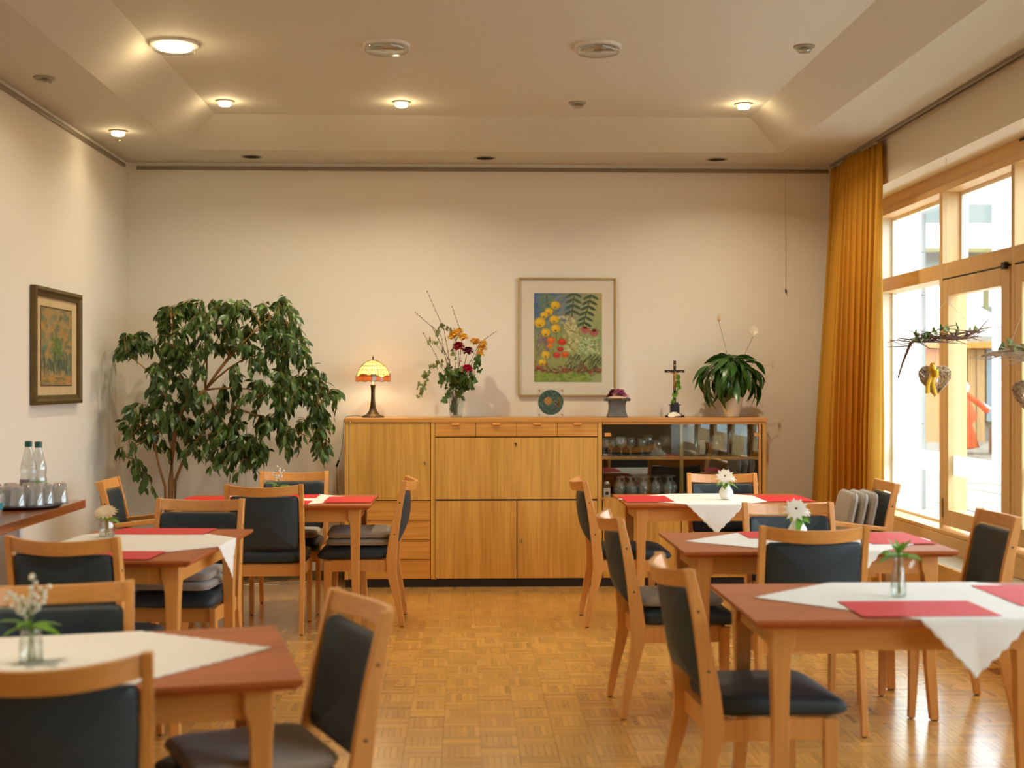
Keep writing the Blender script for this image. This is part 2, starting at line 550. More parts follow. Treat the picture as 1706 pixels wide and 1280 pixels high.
# floor: substrate plus oak mosaic parquet
fl = struct('floor', MB().bx((WL, WF, -0.10), (3.2, WB, -0.006)), mat('floor_joint', (150, 98, 40), 0.7))
S = 0.15
def tone(rng):
    t = rng.random()
    base = np.array(lin((218, 166, 84)))
    k = 0.82 + 0.32 * rng.random() ** 0.9
    if rng.random() < 0.12:
        k *= 0.80
    c = base * k
    c[2] *= 0.85 + 0.3 * rng.random()
    c[1] *= 0.97 + 0.05 * rng.random()
    return c
def strip_geom(x0, y0, x1, y1, zt):
    c = 0.0006
    return ([(x0 + .0003, y0 + .0003, -0.006), (x1 - .0003, y0 + .0003, -0.006), (x1 - .0003, y1 - .0003, -0.006), (x0 + .0003, y1 - .0003, -0.006),
             (x0 + c, y0 + c, zt), (x1 - c, y0 + c, zt), (x1 - c, y1 - c, zt), (x0 + c, y1 - c, zt)],
            [(4, 5, 6, 7), (0, 1, 5, 4), (1, 2, 6, 5), (2, 3, 7, 6), (3, 0, 4, 7)])
V, F, C = [], [], []
rng = random.Random(3)
single = []
xk0, xk1 = int((WL - 0.061) / S) - 1, int((2.72 - 0.061) / S) + 1
for ix in range(xk0, xk1 + 1):
    for iy in range(-11, 67):
        bx0, by0 = 0.061 + ix * S, 6.19 + (iy - 41) * S
        along_y = (ix + (iy - 41)) % 2 == 0
        btone = 0.93 + 0.14 * rng.random()
        near = (-3 <= ix <= 3) and (33 <= iy <= 39)
        for k in range(6):
            if along_y:
                r_ = (bx0 + k * S / 6, by0, bx0 + (k + 1) * S / 6, by0 + S)
            else:
                r_ = (bx0, by0 + k * S / 6, bx0 + S, by0 + (k + 1) * S / 6)
            if r_[0] < WL or r_[2] > 2.73 or r_[1] < WF or r_[3] > WB:
                continue
            col = tone(rng) * btone
            if near:
                single.append((r_, col)); continue
            v_, f_ = strip_geom(*r_, -0.0004 * rng.random())
            o = len(V); V += v_; F += [tuple(o + i for i in f) for f in f_]; C += [col] * 8
me = bpy.data.meshes.new('parquet_field')
me.from_pydata(V, [], F); me.materials.append(M['parquet']); set_col(me, np.array(C))
o = link('parquet_field', me, fl); o['kind'] = 'stuff'
variants = {}
for along in (0, 1):
    for k in range(10):
        v_, f_ = strip_geom(-S / 12, -S / 2, S / 12, S / 2, -0.0002) if along else strip_geom(-S / 2, -S / 12, S / 2, S / 12, -0.0002)
        me = bpy.data.meshes.new('parquet_strip'); me.from_pydata(v_, [], f_); me.materials.append(M['parquet'])
        set_col(me, np.array([tone(rng)] * 8)); variants[along, k] = me
for r_, col in single[:294]:
    along = 1 if (r_[3] - r_[1]) > 0.1 else 0
    link('parquet_strip', variants[along, rng.randrange(10)], fl, ((r_[0] + r_[2]) / 2, (r_[1] + r_[3]) / 2, 0))

struct('baseboard_back', MB().bx((WL, WB - 0.015, 0), (WR, WB, 0.06)), wood_mat('skirting', (120, 100, 66), 'x'), 0.002)
struct('baseboard_left', MB().bx((WL, WF, 0), (WL + 0.015, WB - 0.016, 0.06)), wood_mat('skirting_l', (120, 100, 66), 'y'), 0.002)
# picture rails close under the ceiling
struct('trim_1', MB().bx((-2.40, WB - 0.016, 2.995), (2.70, WB, 3.022)), 'rail', 0.004, 'grey metal picture rail along the back wall')
struct('trim_2', MB().bx((WL, 0.5, 2.998), (WL + 0.016, 9.78, 3.025)), 'rail', 0.004, 'grey metal picture rail along the left wall')
b = MB()
b.bx((2.690, 0.3, ZC - 0.018), (2.706, 9.80, ZC)); b.bx((2.725, 0.3, ZC - 0.018), (2.741, 9.80, ZC)); b.bx((2.706, 0.3, ZC - 0.006), (2.725, 9.80, ZC))
struct('trim_3', b, 'rail', 0.001, 'double curtain track under the ceiling above the windows')

# ------------------------------------------------------------------ window wall
mull = [(9.60, 9.66), (8.251, 8.304), (7.155, 7.199)]
yy = 7.155
while yy > WEND + 0.6:
    yy -= 1.09
    mull.append((yy, yy + 0.046))
b = MB()
b.bx((XW, WEND, 2.628), (3.15, 9.60, 2.67))
b.bx((XW + 0.012, WEND, 2.67), (3.15, 9.60, 2.80))
hd = struct('trim_4', b, 'frame_y', 0.002, 'wooden window header along the top of the glazing')
part('fitting', MB().bx((XW + 0.002, 7.02, 2.735), (XW + 0.012, 7.10, 2.748)), 'cordb', hd)
part('fitting', MB().bx((XW + 0.002, 6.02, 2.735), (XW + 0.012, 6.10, 2.748)), 'cordb', hd)
struct('trim_5', MB().bx((2.945, WEND, 0.505), (3.15, 9.60, 0.528)), 'frame_y', 0.003, 'wooden sill under the windows')
for n in range(len(mull) - 1):
    ya, yb = mull[n + 1][1], mull[n][0]
    win = MB()
    win.bx((XW, mull[n + 1][0], 0.528), (3.13, ya, 2.628))
    W = part('window_%d' % (n + 1), win, 'frame_w', None, bevel=0.002)
    W['kind'] = 'structure'
    part('transom', MB().bx((XW, ya, 2.085), (3.13, yb, 2.18)), 'frame_y', W, bevel=0.002)
    p_ = MB().bx((3.108, ya + 0.022, 2.18), (3.114, yb - 0.022, 2.606))
    part('glazing_frame', MB().bx((3.09, ya, 2.18), (3.13, ya + 0.022, 2.628)).bx((3.09, yb - 0.022, 2.18), (3.13, yb, 2.628)).bx((3.09, ya + 0.022, 2.606), (3.13, yb - 0.022, 2.628)), 'whitep', W)
    part('glass_pane', p_, 'glass', W)
    if n == 0:
        part('glazing_frame', MB().bx((3.09, ya, 0.528), (3.13, ya + 0.02, 2.085)).bx((3.09, yb - 0.022, 0.528), (3.13, yb, 2.085)).bx((3.09, ya + 0.02, 0.528), (3.13, yb - 0.022, 0.545)), 'whitep', W)
        part('glass_pane', MB().bx((3.108, ya + 0.02, 0.545), (3.114, yb - 0.022, 2.085)), 'glass', W)
        part('frosted_strip', MB().bx((3.1050, ya + 0.021, 0.85), (3.1075, yb - 0.023, 0.985)), 'frost', W)
    else:
        s = MB()
        s.bx((XW - 0.004, ya + 0.012, 0.555), (3.04, ya + 0.13, 2.075))
        s.bx((XW - 0.004, yb - 0.105, 0.555), (3.04, yb - 0.012, 2.075))
        s.bx((XW - 0.004, ya + 0.13, 0.555), (3.04, yb - 0.105, 0.655))
        s.bx((XW - 0.004, ya + 0.13, 1.975), (3.04, yb - 0.105, 2.075))
        sash = part('sash', s, 'frame_w', W, bevel=0.004)
        part('glass_pane', MB().bx((3.010, ya + 0.125, 0.65), (3.016, yb - 0.10, 1.98)), 'glass', sash)
        part('frosted_strip', MB().bx((3.0065, ya + 0.1305, 0.866), (3.0095, yb - 0.1055, 0.99)), 'frost', sash)
        part('gap_shade', MB().bx((XW + 0.002, ya + 0.005, 2.076), (XW + 0.03, yb - 0.005, 2.084)), 'cordb', W)  # black strip standing in for the shade in the gap above the sash
        part('closer', MB().bx((XW - 0.03, ya + 0.02, 2.06), (XW - 0.005, ya + 0.07, 2.10)), 'cordb', W, bevel=0.004)
        part('hinge', MB().bx((XW - 0.012, yb - 0.03, 0.60), (XW - 0.004, yb - 0.008, 0.72)), 'steel', W, bevel=0.002)
# low boarded bench with a convector grille
b = MB()
for k in range(6):
    ya = 9.58 - (k + 1) * 1.2
    b.bx((2.932, ya + 0.002, 0.40), (2.948, ya + 1.198, 0.503))
struct('trim_6', b, 'board_y', 0.001, 'maple boards below the window sill')
b = MB()
for k in range(5):
    ya = 9.84 - (k + 1) * 1.5
    b.bx((2.715, ya + 0.002, 0.0), (2.735, ya + 1.498, 0.395))
struct('trim_7', b, 'board_y', 0.002, 'wooden front boards of the heating bench under the windows')
b = MB()
yy = 2.4
while yy < 9.5:
    b.bx((2.742, yy, 0.385), (2.926, yy + 0.007, 0.396)); yy += 0.016
g = thing('convector_grille', 'pale slatted metal convector grille on top of the bench below the windows', 'grille', (0, 0, 0))
part('slats', b, 'grille', g, kind='stuff')
part('grille_rim', MB().bx((2.7355, 2.4, 0.372), (2.742, 9.5, 0.397)).bx((2.926, 2.4, 0.372), (2.9315, 9.5, 0.397)), 'grille', g)

# ------------------------------------------------------------------ outdoors
tr_ = struct('bounce_strip', MB().bx((3.21, -30, -0.12), (4.95, 90, 0.03)), 'bounce_strip', 0, 'unseen pale strip added to bounce daylight up to the ceiling')  # added out of view: bright ground that throws daylight onto the ceiling
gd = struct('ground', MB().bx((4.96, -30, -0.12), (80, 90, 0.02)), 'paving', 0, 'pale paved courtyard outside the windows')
b = MB()
for i in range(26):
    for j in range(44):
        x = 4.97 + i * 0.6; y = 6 + j * 0.6
        b.bx((x + .01, y + .01, 0.02), (x + .59, y + .59, 0.028 + 0.006 * R.random()))
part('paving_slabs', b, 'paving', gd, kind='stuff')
# stone pier beside the window
t = thing('stone_pier', 'white stone block pier standing just outside the windows', 'pillar', (5.02, 15.0, 0.02))
for k in range(8):
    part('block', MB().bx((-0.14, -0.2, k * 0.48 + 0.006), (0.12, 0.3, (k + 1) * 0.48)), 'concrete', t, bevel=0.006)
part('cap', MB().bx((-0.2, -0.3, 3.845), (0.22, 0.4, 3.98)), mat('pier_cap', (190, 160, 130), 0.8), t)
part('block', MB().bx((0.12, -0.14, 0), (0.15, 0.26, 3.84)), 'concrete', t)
# pavilion building far across the courtyard
t = thing('courtyard_building', 'pale flat roofed building across the courtyard with a white roof edge', 'building', (0, 32, 0.02))
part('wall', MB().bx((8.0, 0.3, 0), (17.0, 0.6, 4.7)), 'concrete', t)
part('roof_edge', MB().bx((7.6, -0.8, 4.62), (17.2, 0.9, 5.2)), 'whitep', t)
part('gutter', MB().bx((7.6, -0.85, 4.52), (17.2, -0.7, 4.62)), 'olive', t)
part('upper_wall', MB().bx((7.0, 3.5, 4.7), (17.5, 4.0, 6.25)), 'outgrey', t)
part('window_strip', MB().bx((8.2, 0.2, 3.3), (12.0, 0.3, 4.4)), 'outgrey', t)
part('blind', MB().bx((12.2, 0.2, 3.3), (13.0, 0.28, 4.35)), 'whitep', t)
for x in (12.05, 12.62, 13.1):
    part('window_post', MB().bx((x, 0.1, 2.6), (x + 0.1, 0.28, 4.5)), 'olive', t)
part('dark_window', MB().bx((12.3, 0.16, 2.5), (13.0, 0.22, 3.3)), 'outgrey', t)
part('awning_beam', MB().bx((10.9, -0.5, 2.27), (13.6, 0.28, 2.52)), 'orange', t)
part('orange_post', MB().bx((11.08, -0.1, 0), (11.5, 0.28, 2.27)), 'orange', t)
for k, x in enumerate((11.95, 12.18, 12.40)):
    part('door_panel', MB().bx((x, 0.05, 0), (x + 0.2, 0.28, 2.25)), 'tan', t)
part('window_glass', MB().bx((12.66, 0.1, 0.5), (13.25, 0.2, 2.25)), mat('blue_grey_glass', (104, 118, 122), 0.3), t)
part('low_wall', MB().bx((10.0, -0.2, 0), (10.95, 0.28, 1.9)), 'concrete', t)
# white post right of the door view
t = thing('white_post', 'slim white post standing in the courtyard before the far building', 'post', (8.95, 22.0, 0.02))
part('shaft', MB().bx((-0.13, -0.13, 0.1), (0.13, 0.13, 4.5)), 'whitep', t, bevel=0.01)
part('foot', MB().bx((-0.2, -0.2, 0), (0.2, 0.2, 0.1)), 'concrete', t, bevel=0.01)
# parasol
t = thing('parasol', 'large white parasol open in the courtyard outside', 'parasol', (8.15, 26.3, 0.02))
part('canopy', MB().loft([[Vector((r * math.cos(a), r * math.sin(a), z)) for a in [2 * PI * k / 8 for k in range(8)]] for r, z in ((2.9, 2.28), (2.9, 2.42), (1.5, 3.2), (0.02, 4.0))], True), 'cloth', t)
part('pole', MB().tube([(0, 0, 0.08), (0, 0, 3.9)], 0.035, 8), 'whitep', t)
part('base', MB().lathe([(0.4, 0), (0.4, 0.06), (0.1, 0.09)], 16), 'concrete', t)
# garden figure
t = thing('garden_figure', 'orange and white cloth garden figure with stick arms outside the door glass', 'ornament', (10.0, 26.6, 0.02))
part('post', MB().tube([(0, 0, 0), (0, 0, 1.3)], 0.03, 6), 'whitep', t)
part('robe', MB().lathe([(0.12, 0.1), (0.34, 0.14), (0.2, 0.6), (0.3, 0.75), (0.12, 1.15), (0.05, 1.3)], 10), 'orcloth', t, smooth=True)
part('arm', MB().tube([(-0.5, 0, 1.5), (-0.1, 0, 1.2), (0.2, 0, 1.12), (0.55, 0, 0.9)], 0.05, 6), 'whitep', t)
part('sash_band', MB().tube([(0.05, -0.05, 1.2), (0.35, -0.05, 1.0), (0.5, -0.05, 0.85)], 0.06, 6), 'orcloth', t)
part('head', MB().lathe([(0.02, 1.2), (0.12, 1.26), (0.14, 1.36), (0.08, 1.46), (0.01, 1.5)], 10), 'whitep', t, smooth=True)
t = thing('garden_planter', 'brown garden planter full of green plants outside the door', 'planter', (11.1, 26.4, 0.02))
part('trough', MB().bx((-0.55, -0.25, 0), (0.5, 0.25, 0.55)), mat('planter_wood', (120, 78, 58), 0.8), t, bevel=0.02)
b = MB()
for k in range(260):
    a = R.uniform(0, 2 * PI); rr = R.uniform(0, 0.5); z = R.uniform(0.5, 1.15)
    p = Vector((rr * math.cos(a), rr * 0.5 * math.sin(a), z)); d = Vector((R.uniform(-1, 1), R.uniform(-1, 1), R.uniform(0.2, 1))).normalized() * 0.12
    sd = Vector((d.y, -d.x, 0.02)) * 0.4
    b.add([p, p + d * 0.5 + sd, p + d, p + d * 0.5 - sd], [(0, 1, 2, 3)])
part('foliage', b, 'leafF', t, kind='stuff')

# ------------------------------------------------------------------ curtain
b = MB()
def cur(u, v):
    # u along the rail (far to near), v from top to bottom
    y = 9.80 - 1.08 * u
    z = 3.02 - 2.99 * v
    fl_ = (u * 13.0)
    amp = 0.018 + 0.042 * min(1, v * 1.6)
    if v < 0.03:
        amp = 0.012
    x = 2.70 + amp * math.sin(2 * PI * fl_ + 0.6 * math.sin(7 * u)) + 0.02 * math.sin(9 * u + 2 * v)
    y += 0.02 * math.sin(4 * PI * fl_ + 1) * (0.3 + v)
    x -= 0.09 * v * (1 - u) + 0.055 * v
    if u > 0.9:
        x += (u - 0.9) * 0.35 * (1 - v)
    y -= 0.30 * v * u * u
    return (x, y, z)
b.grid(cur, 230, 34)
t = thing('curtain', 'floor length mustard yellow curtain drawn back beside the windows', 'curtain')
part('fabric', b, 'curtain', t, smooth=True, solid=0.0015)
b = MB()
for k in range(16):
    b.bx((2.7, 9.76 - k * 0.066, 3.018), (2.73, 9.77 - k * 0.066, 3.034))
part('gliders', b, 'cord', t, kind='stuff')

# ------------------------------------------------------------------ ceiling fittings
def point(loc, power, rad=0.02, col=WARM, name='lamp_light', parent=None):
    L = bpy.data.lights.new(name, 'POINT'); L.energy = power; L.color = col; L.shadow_soft_size = rad
    o = link(name, L, parent, loc); return o

def down(parent, power, size, z):
    L = bpy.data.lights.new('lamp_beam', 'AREA'); L.shape = 'DISK'; L.size = size; L.energy = power; L.color = (1.0, 0.84, 0.62); L.spread = math.radians(140)
    return link('lamp_beam', L, parent, (0, 0, z))
def big_lamp(x, y, z, lit, label, beam=3.0):
    t = thing('ceiling_lamp', label, 'ceiling lamp', (x, y, z), 0, 'round ceiling lamps')
    part('mounting_ring', MB().lathe([(0.126, 0), (0.126, -0.014), (0.10, -0.016), (0.098, -0.004)], 40, cap=False), 'whitep', t, smooth=False)
    part('reflector', MB().lathe([(0.10, -0.003), (0.02, -0.001)], 24), 'steel', t)
    part('glass_cover', MB().lathe([(0.116, -0.014), (0.116, -0.034), (0.108, -0.042), (0.05, -0.047), (0.0, -0.048)], 40, cap=False), 'lampglass', t, smooth=True)
    for a in (0, PI):
        part('bulb', MB().tube([(0.055 * math.cos(a + .3) - 0.03, 0.055 * math.sin(a + .3), -0.024), (0.055 * math.cos(a + .3) + 0.03, 0.055 * math.sin(a + .3), -0.024)], 0.010, 8), 'filament' if lit else 'whitep', t)
    if lit:
        part('diffuser', MB().lathe([(0.092, -0.012), (0.092, -0.030), (0.0, -0.036)], 32), 'lit', t)
        point((0, 0, -0.09), 1.3, 0.06, parent=t); down(t, beam, 0.19, -0.05)
def small_lamp(x, y, z, lit, label, cordy=False):
    t = thing('downlight', label, 'downlight', (x, y, z), 0, 'small ceiling downlights')
    part('trim_ring', MB().lathe([(0.058, 0), (0.056, -0.008), (0.036, -0.012), (0.036, -0.002)], 28, cap=False), 'greyplastic', t, smooth=False)
    part('glass_cup', MB().lathe([(0.040, -0.010), (0.040, -0.026), (0.032, -0.032), (0.0, -0.033)], 24), 'lit' if lit else 'lampglass', t, smooth=False)
    if not lit:
        part('bulb', MB().lathe([(0.015, -0.004), (0.018, -0.02), (0.0, -0.026)], 12), 'greyplastic', t)
    if cordy:
        part('pull_cord', MB().tube([(0.018, -0.03, -0.03), (0.018, -0.03, -0.065)], 0.0012, 5).lathe([(0, -0.072), (0.005, -0.068), (0, -0.063)], 8, (0.018, -0.03, 0)), 'brass', t)
    if lit:
        point((0, 0, -0.065), 0.55 if z > ZC + .1 else 0.22, 0.025, parent=t); down(t, (4.5 if x < -1 else 8.0) if z > ZC + .1 else 0.15, 0.07, -0.036)
big_lamp(-1.547, 7.176, ZU, True, 'large round ceiling lamp, the lit one at left')
big_lamp(-0.419, 7.162, ZU, False, 'large round unlit ceiling lamp left of the room centre')
big_lamp(0.710, 7.148, ZU, False, 'large round unlit ceiling lamp right of the room centre')
big_lamp(-1.547, 3.4, ZU, True, 'added lit ceiling lamp, out of view over the front left tables', 7.0)  # unseen lamp, added to brighten the dark front left tables
small_lamp(-1.538, 8.63, ZU, True, 'small lit downlight at the far left corner of the ceiling tray')
small_lamp(-0.409, 8.62, ZU, True, 'small lit downlight in the middle of the far ceiling tray row')
small_lamp(0.722, 8.60, ZU, False, 'small dark downlight between two lit ones in the far row')
small_lamp(1.800, 8.60, ZU, True, 'small lit downlight at the far right corner of the ceiling tray')
small_lamp(1.818, 7.122, ZU, False, 'small unlit downlight near the right slope of the ceiling tray')
small_lamp(-2.221, 7.152, ZC, False, 'small unlit downlight on the lower ceiling border at left')
small_lamp(-2.218, 8.643, ZC, True, 'small lit downlight with a pull cord beside the left wall', True)
for x, l in ((-1.52, 'black round ceiling opening above the fig tree'), (0.142, 'black round ceiling opening above the flower picture'), (1.813, 'black round ceiling opening nearest the curtain')):
    t = thing('ceiling_opening', l, 'recessed light', (x, 9.59, ZC), 0, 'dark round openings in the ceiling border')
    part('rim', MB().lathe([(0.078, -0.0005), (0.078, -0.004), (0.062, -0.004), (0.062, -0.0005)], 32, cap=False), 'greyplastic', t)
    part('opening', MB().lathe([(0.064, -0.001), (0.064, -0.0022), (0.0, -0.0024)], 28), 'dark', t)

# ------------------------------------------------------------------ sideboard
SBX = lambda u: -0.846 + (u - 574) * 0.004243
SBZ = lambda v: 1.19 - (v - 697) * 0.004236
YF, YBK = 9.43, 9.852
sb = thing('sideboard', 'long wooden sideboard with drawers, doors and a glazed section on a black plinth', 'sideboard')
XL, XR = SBX(574), SBX(1277)
part('top_panel', MB().bx((XL - 0.002, YF - 0.006, 1.160), (XR + 0.002, YBK, 1.19)), 'cab_edge', sb, bevel=0.002)
part('plinth', MB().bx((XL + 0.004, YF + 0.004, 0.0), (XR - 0.004, YBK, 0.055)), 'plinth', sb)
b = MB()
b.bx((XL, YF, 0.055), (XL + 0.028, YBK, 1.16)); b.bx((XR - 0.028, YF, 0.055), (XR, YBK, 1.16))
part('side_panel', MB().bx((XL, YF, 0.055), (XL + 0.028, YBK, 1.16)), 'cab', sb, bevel=0.001)
part('side_panel', MB().bx((XR - 0.028, YF, 0.055), (XR, YBK, 1.16)), 'cab', sb, bevel=0.001)
for u in (716.5, 994.5):
    part('divider', MB().bx((SBX(u), YF, 0.055), (SBX(u) + 0.028, YBK, 1.16)), 'cab', sb, bevel=0.001)
part('back_panel', MB().bx((XL + 0.028, YBK - 0.012, 0.055), (XR - 0.028, YBK, 1.16)), 'cab_in', sb)
gz0, gz1 = SBZ(831), 1.16
part('carcass', MB().bx((XL + 0.03, YF + 0.022, 0.055), (SBX(716), YBK - 0.013, 1.158))
     .bx((SBX(724), YF + 0.022, 0.055), (SBX(994), YBK - 0.013, 1.158))
     .bx((SBX(1002), YF + 0.022, 0.055), (SBX(1270), YBK - 0.013, gz0 - 0.012)), 'cab_gap', sb)
part('cabinet_floor', MB().bx((SBX(1001.5), YF + 0.002, gz0 - 0.012), (XR - 0.029, YBK - 0.013, gz0)), 'cab_edge', sb)
def front(name, u0, u1, v0, v1, m='cab', g=0.0016, y=YF):
    return part(name, MB().bx((SBX(u0) + g, y + 0.001, SBZ(v1) + g), (SBX(u1) - g, y + 0.020, SBZ(v0) - g)), m, sb, bevel=0.0012)
def key(parent, u, v, m='steel'):
    x, z = SBX(u), SBZ(v)
    part('key', MB().tube([(x, YF, z), (x, YF - 0.014, z)], 0.0075, 10).tube([(x, YF - 0.014, z), (x, YF - 0.03, z - 0.002)], 0.003, 6)
         .box((x, YF - 0.034, z - 0.010), (0.004, 0.008, 0.022), (0.1, 0.5, 0)), m, parent, bevel=0.001)
d = front('door', 581, 716, 704.5, 833.5); key(d, 707, 771)
for k in range(4):
    v0 = 834.5 + k * 32.6
    dr = front('drawer', 581, 716, v0, v0 + 32.2, 'cab_x')
    part('pull_lip', MB().loft([[Vector((SBX(597), YF - 0.003, SBZ(v0) - 0.003)), Vector((SBX(716) - 0.003, YF - 0.003, SBZ(v0) - 0.003)), Vector((SBX(716) - 0.02, YF + 0.001, SBZ(v0) - 0.010)), Vector((SBX(610), YF + 0.001, SBZ(v0) - 0.010))],
                                [Vector((SBX(597), YF + 0.002, SBZ(v0) - 0.001)), Vector((SBX(716) - 0.003, YF + 0.002, SBZ(v0) - 0.001)), Vector((SBX(716) - 0.02, YF + 0.002, SBZ(v0) - 0.009)), Vector((SBX(610), YF + 0.002, SBZ(v0) - 0.009))]]), 'cab_edge', dr)
for u0, u1 in ((723.5, 791), (791, 859), (859, 926.5), (926.5, 994)):
    dr = front('drawer', u0, u1, 703.5, 728, 'cab_x')
    uc = (u0 + u1) / 2
    part('pull_tab', MB().loft([[Vector((SBX(uc) + s * 0.03, YF - 0.002, SBZ(705.5))), Vector((SBX(uc) + s * 0.022, YF - 0.016, SBZ(708) - 0.001)), Vector((SBX(uc) + s * 0.022, YF - 0.002, SBZ(710)))] for s in (-1, 0, 1)]), 'cab_edge', dr)
d = front('flap_door', 723.5, 994, 729, 832.5); key(d, 857.5, 740, 'bronze')
d = front('door', 723.5, 859.3, 834.5, 964.3)
d = front('door', 859.9, 994, 834.5, 964.3); key(d, 867, 901)
front('door', 1002.5, 1134, 833, 964.3); front('door', 1134.6, 1269.5, 833, 964.3)
for u, v in ((582.5, 704), (724.5, 835), (724.5, 964), (993, 833), (1003.5, 834)):
    part('hinge_pin', MB().lathe([(0.006, 0), (0.006, 0.012), (0.002, 0.014)], 10, (SBX(u), YF - 0.003, SBZ(v) - 0.006)), 'brass', sb)
# glazed part
part('mullion', MB().bx((SBX(1132.6), YF + 0.024, gz0), (SBX(1138), YF + 0.05, 1.158)), 'cab', sb, bevel=0.001)
zs = SBZ(767)
part('shelf', MB().bx((SBX(1002), YF + 0.03, zs), (XR - 0.029, YBK - 0.014, zs + 0.020)), 'cab_x', sb, bevel=0.001)
fr = part('glass_frame', MB().bx((SBX(1002), YF + 0.001, 1.145), (XR - 0.029, YF + 0.024, 1.159)).bx((SBX(1264), YF + 0.001, gz0), (SBX(1268), YF + 0.02, 1.145))
     .bx((SBX(1002), YF + 0.001, gz0), (XR - 0.029, YF + 0.024, gz0 + 0.006)), 'cab_x', sb)
for u0, u1, y in ((1003, 1136, YF + 0.004), (1133, 1269, YF + 0.013)):
    gp = part('glass_door', MB().bx((SBX(u0), y, gz0 + 0.005), (SBX(u1), y + 0.005, 1.147)), 'pane', sb)
    for v in ((725, 809) if u0 > 1100 else (725,)):
        hu = 1262 if u0 > 1100 else 1011
        part('grip', MB().bx((SBX(hu - 5.5), y - 0.008, SBZ(v + 3)), (SBX(hu + 5.5), y, SBZ(v - 3))), 'beech_x', gp, bevel=0.002)

# ---- glassware profiles (thin shells)
def wine(h, rb, stem=True):
    if stem:
        return [(0.033, 0), (0.033, 0.003), (0.006, 0.008), (0.004, h * 0.40), (0.010, h * 0.44), (rb * 0.8, h * 0.54), (rb, h * 0.68), (rb * 0.95, h * 0.85), (rb * 0.78, h)]
    return [(rb * 0.7, 0), (rb, h * 0.3), (rb, h)]
def vessel(name, label, cat, prof, loc, group=None, m='cup', n=22, up=True, foot=None):
    h = max(z for r, z in prof)
    P_ = prof if up else [(r, h - z) for r, z in reversed(prof)]
    b = MB().lathe(P_, n, cap=False)
    o = link(name, b.mesh(name, m, True), None, loc)
    md = o.modifiers.new('solid', 'SOLIDIFY'); md.thickness = 0.0018; md.offset = 1
    return tag(o, label, cat, group)
zt = zs + 0.0205
G1 = 'stem glasses on the upper cabinet shelf'
for k, (u, h, rb) in enumerate(((1008, .125, .034), (1021, .115, .032), (1037, .14, .036), (1054, .13, .035), (1072, .125, .034), (1084, .15, .04), (1098, .11, .033), (1112, .14, .045))):
    vessel('wine_glass', ['small stem glass at the far left of the upper cabinet shelf', 'short stem glass second from the left on the upper cabinet shelf', 'tall stem glass third from the left on the upper shelf',
        'stem glass fourth from the left on the upper shelf', 'stem glass fifth from the left on the upper cabinet shelf', 'tall goblet sixth from the left on the upper shelf', 'short stem glass just left of the wide goblet on the upper shelf', 'wide goblet beside the middle post on the upper shelf'][k],
        'glass', wine(h, rb), (SBX(u), 9.56 + 0.05 * (k % 2), zt), G1)
for k, (u, h, rb) in enumerate(((1148, .20, .045), (1160, .235, .05))):
    vessel('glass_vase', ['tall ribbed glass vase beside the middle post of the cabinet', 'tallest glass vase, left of the candle in the cabinet'][k], 'vase', [(rb * 0.7, 0), (rb * .8, 0.02), (rb, h), ], (SBX(u), 9.60 - 0.05 * k, zt), None, 'cup')
c_ = thing('pillar_candle', 'white pillar candle in the right half of the glass cabinet', 'candle', (SBX(1172.5), 9.56, zt))
part('wax_body', MB().lathe([(0.030, 0.012), (0.032, 0.014), (0.032, 0.108), (0.028, 0.112), (0.0, 0.106)], 24), 'candle', c_, smooth=True)
part('saucer', MB().lathe([(0.02, 0), (0.042, 0.004), (0.045, 0.012), (0.0, 0.010)], 24), 'cup', c_)
part('wick', MB().tube([(0, 0, 0.1), (0.001, 0, 0.122)], 0.001, 5), 'cordb', c_)
snift = [(0.032, 0), (0.032, 0.003), (0.006, 0.010), (0.007, 0.03), (0.02, 0.042), (0.042, 0.07), (0.043, 0.09), (0.030, 0.145)]
vessel('brandy_glass', 'round brandy glass right of the candle in the cabinet', 'glass', snift, (SBX(1195), 9.55, zt), G1)
vessel('brandy_glass', 'round brandy glass behind the first one, right of the candle', 'glass', snift, (SBX(1204), 9.66, zt), G1)
for k, u in enumerate((1219, 1229, 1247)):
    vessel('wine_glass', ['large wine glass left of the pair at the cabinet right end', 'large wine glass in the middle at the cabinet right end', 'large wine glass nearest the right side of the cabinet'][k], 'glass', wine(0.19, 0.040), (SBX(u), 9.56 + 0.06 * (k % 2), zt), G1)
G2 = 'upturned glasses crowded on the lower cabinet shelf'
zb = gz0 + 0.0005
lab2 = ['front', 'second', 'third']
k = 0
for row, (y, us) in enumerate(((9.52, (1033, 1052, 1073, 1094, 1115)), (9.62, (1043, 1063, 1084, 1105, 1125)), (9.72, (1035, 1057, 1080, 1100, 1120)))):
    for i, u in enumerate(us):
        vessel('tasting_glass', '%s upturned round glass from the left in the %s row of the lower shelf' % (('first', 'second', 'third', 'fourth', 'fifth')[i], ('front', 'middle', 'rear')[row]), 'glass',
               [(r * 0.95, z) for r, z in snift], (SBX(u), y, zb), G2, up=False)
for i, u in enumerate((1158, 1176, 1196, 1214, 1236)):
    vessel('wine_glass', '%s wine glass from the left in the lower right cabinet' % ('first', 'second', 'third', 'fourth', 'fifth')[i], 'glass', wine(0.17, 0.036), (SBX(u), 9.54 + 0.05 * (i % 2), zb), 'wine glasses in the lower right cabinet', up=False)
t = thing('spice_box', 'small white box with a black blob print in the lower cabinet corner', 'box', (SBX(1011), 9.51, zb))
part('carton', MB().bx((-0.024, -0.02, 0), (0.024, 0.02, 0.068)), 'whitep', t, bevel=0.001)
part('brown_band', MB().bx((-0.025, -0.021, 0.068), (0.025, 0.021, 0.092)), 'pot_dark', t)
part('lid', MB().lathe([(0.018, 0.092), (0.020, 0.10), (0.012, 0.112), (0, 0.115)], 14), 'whitep', t)
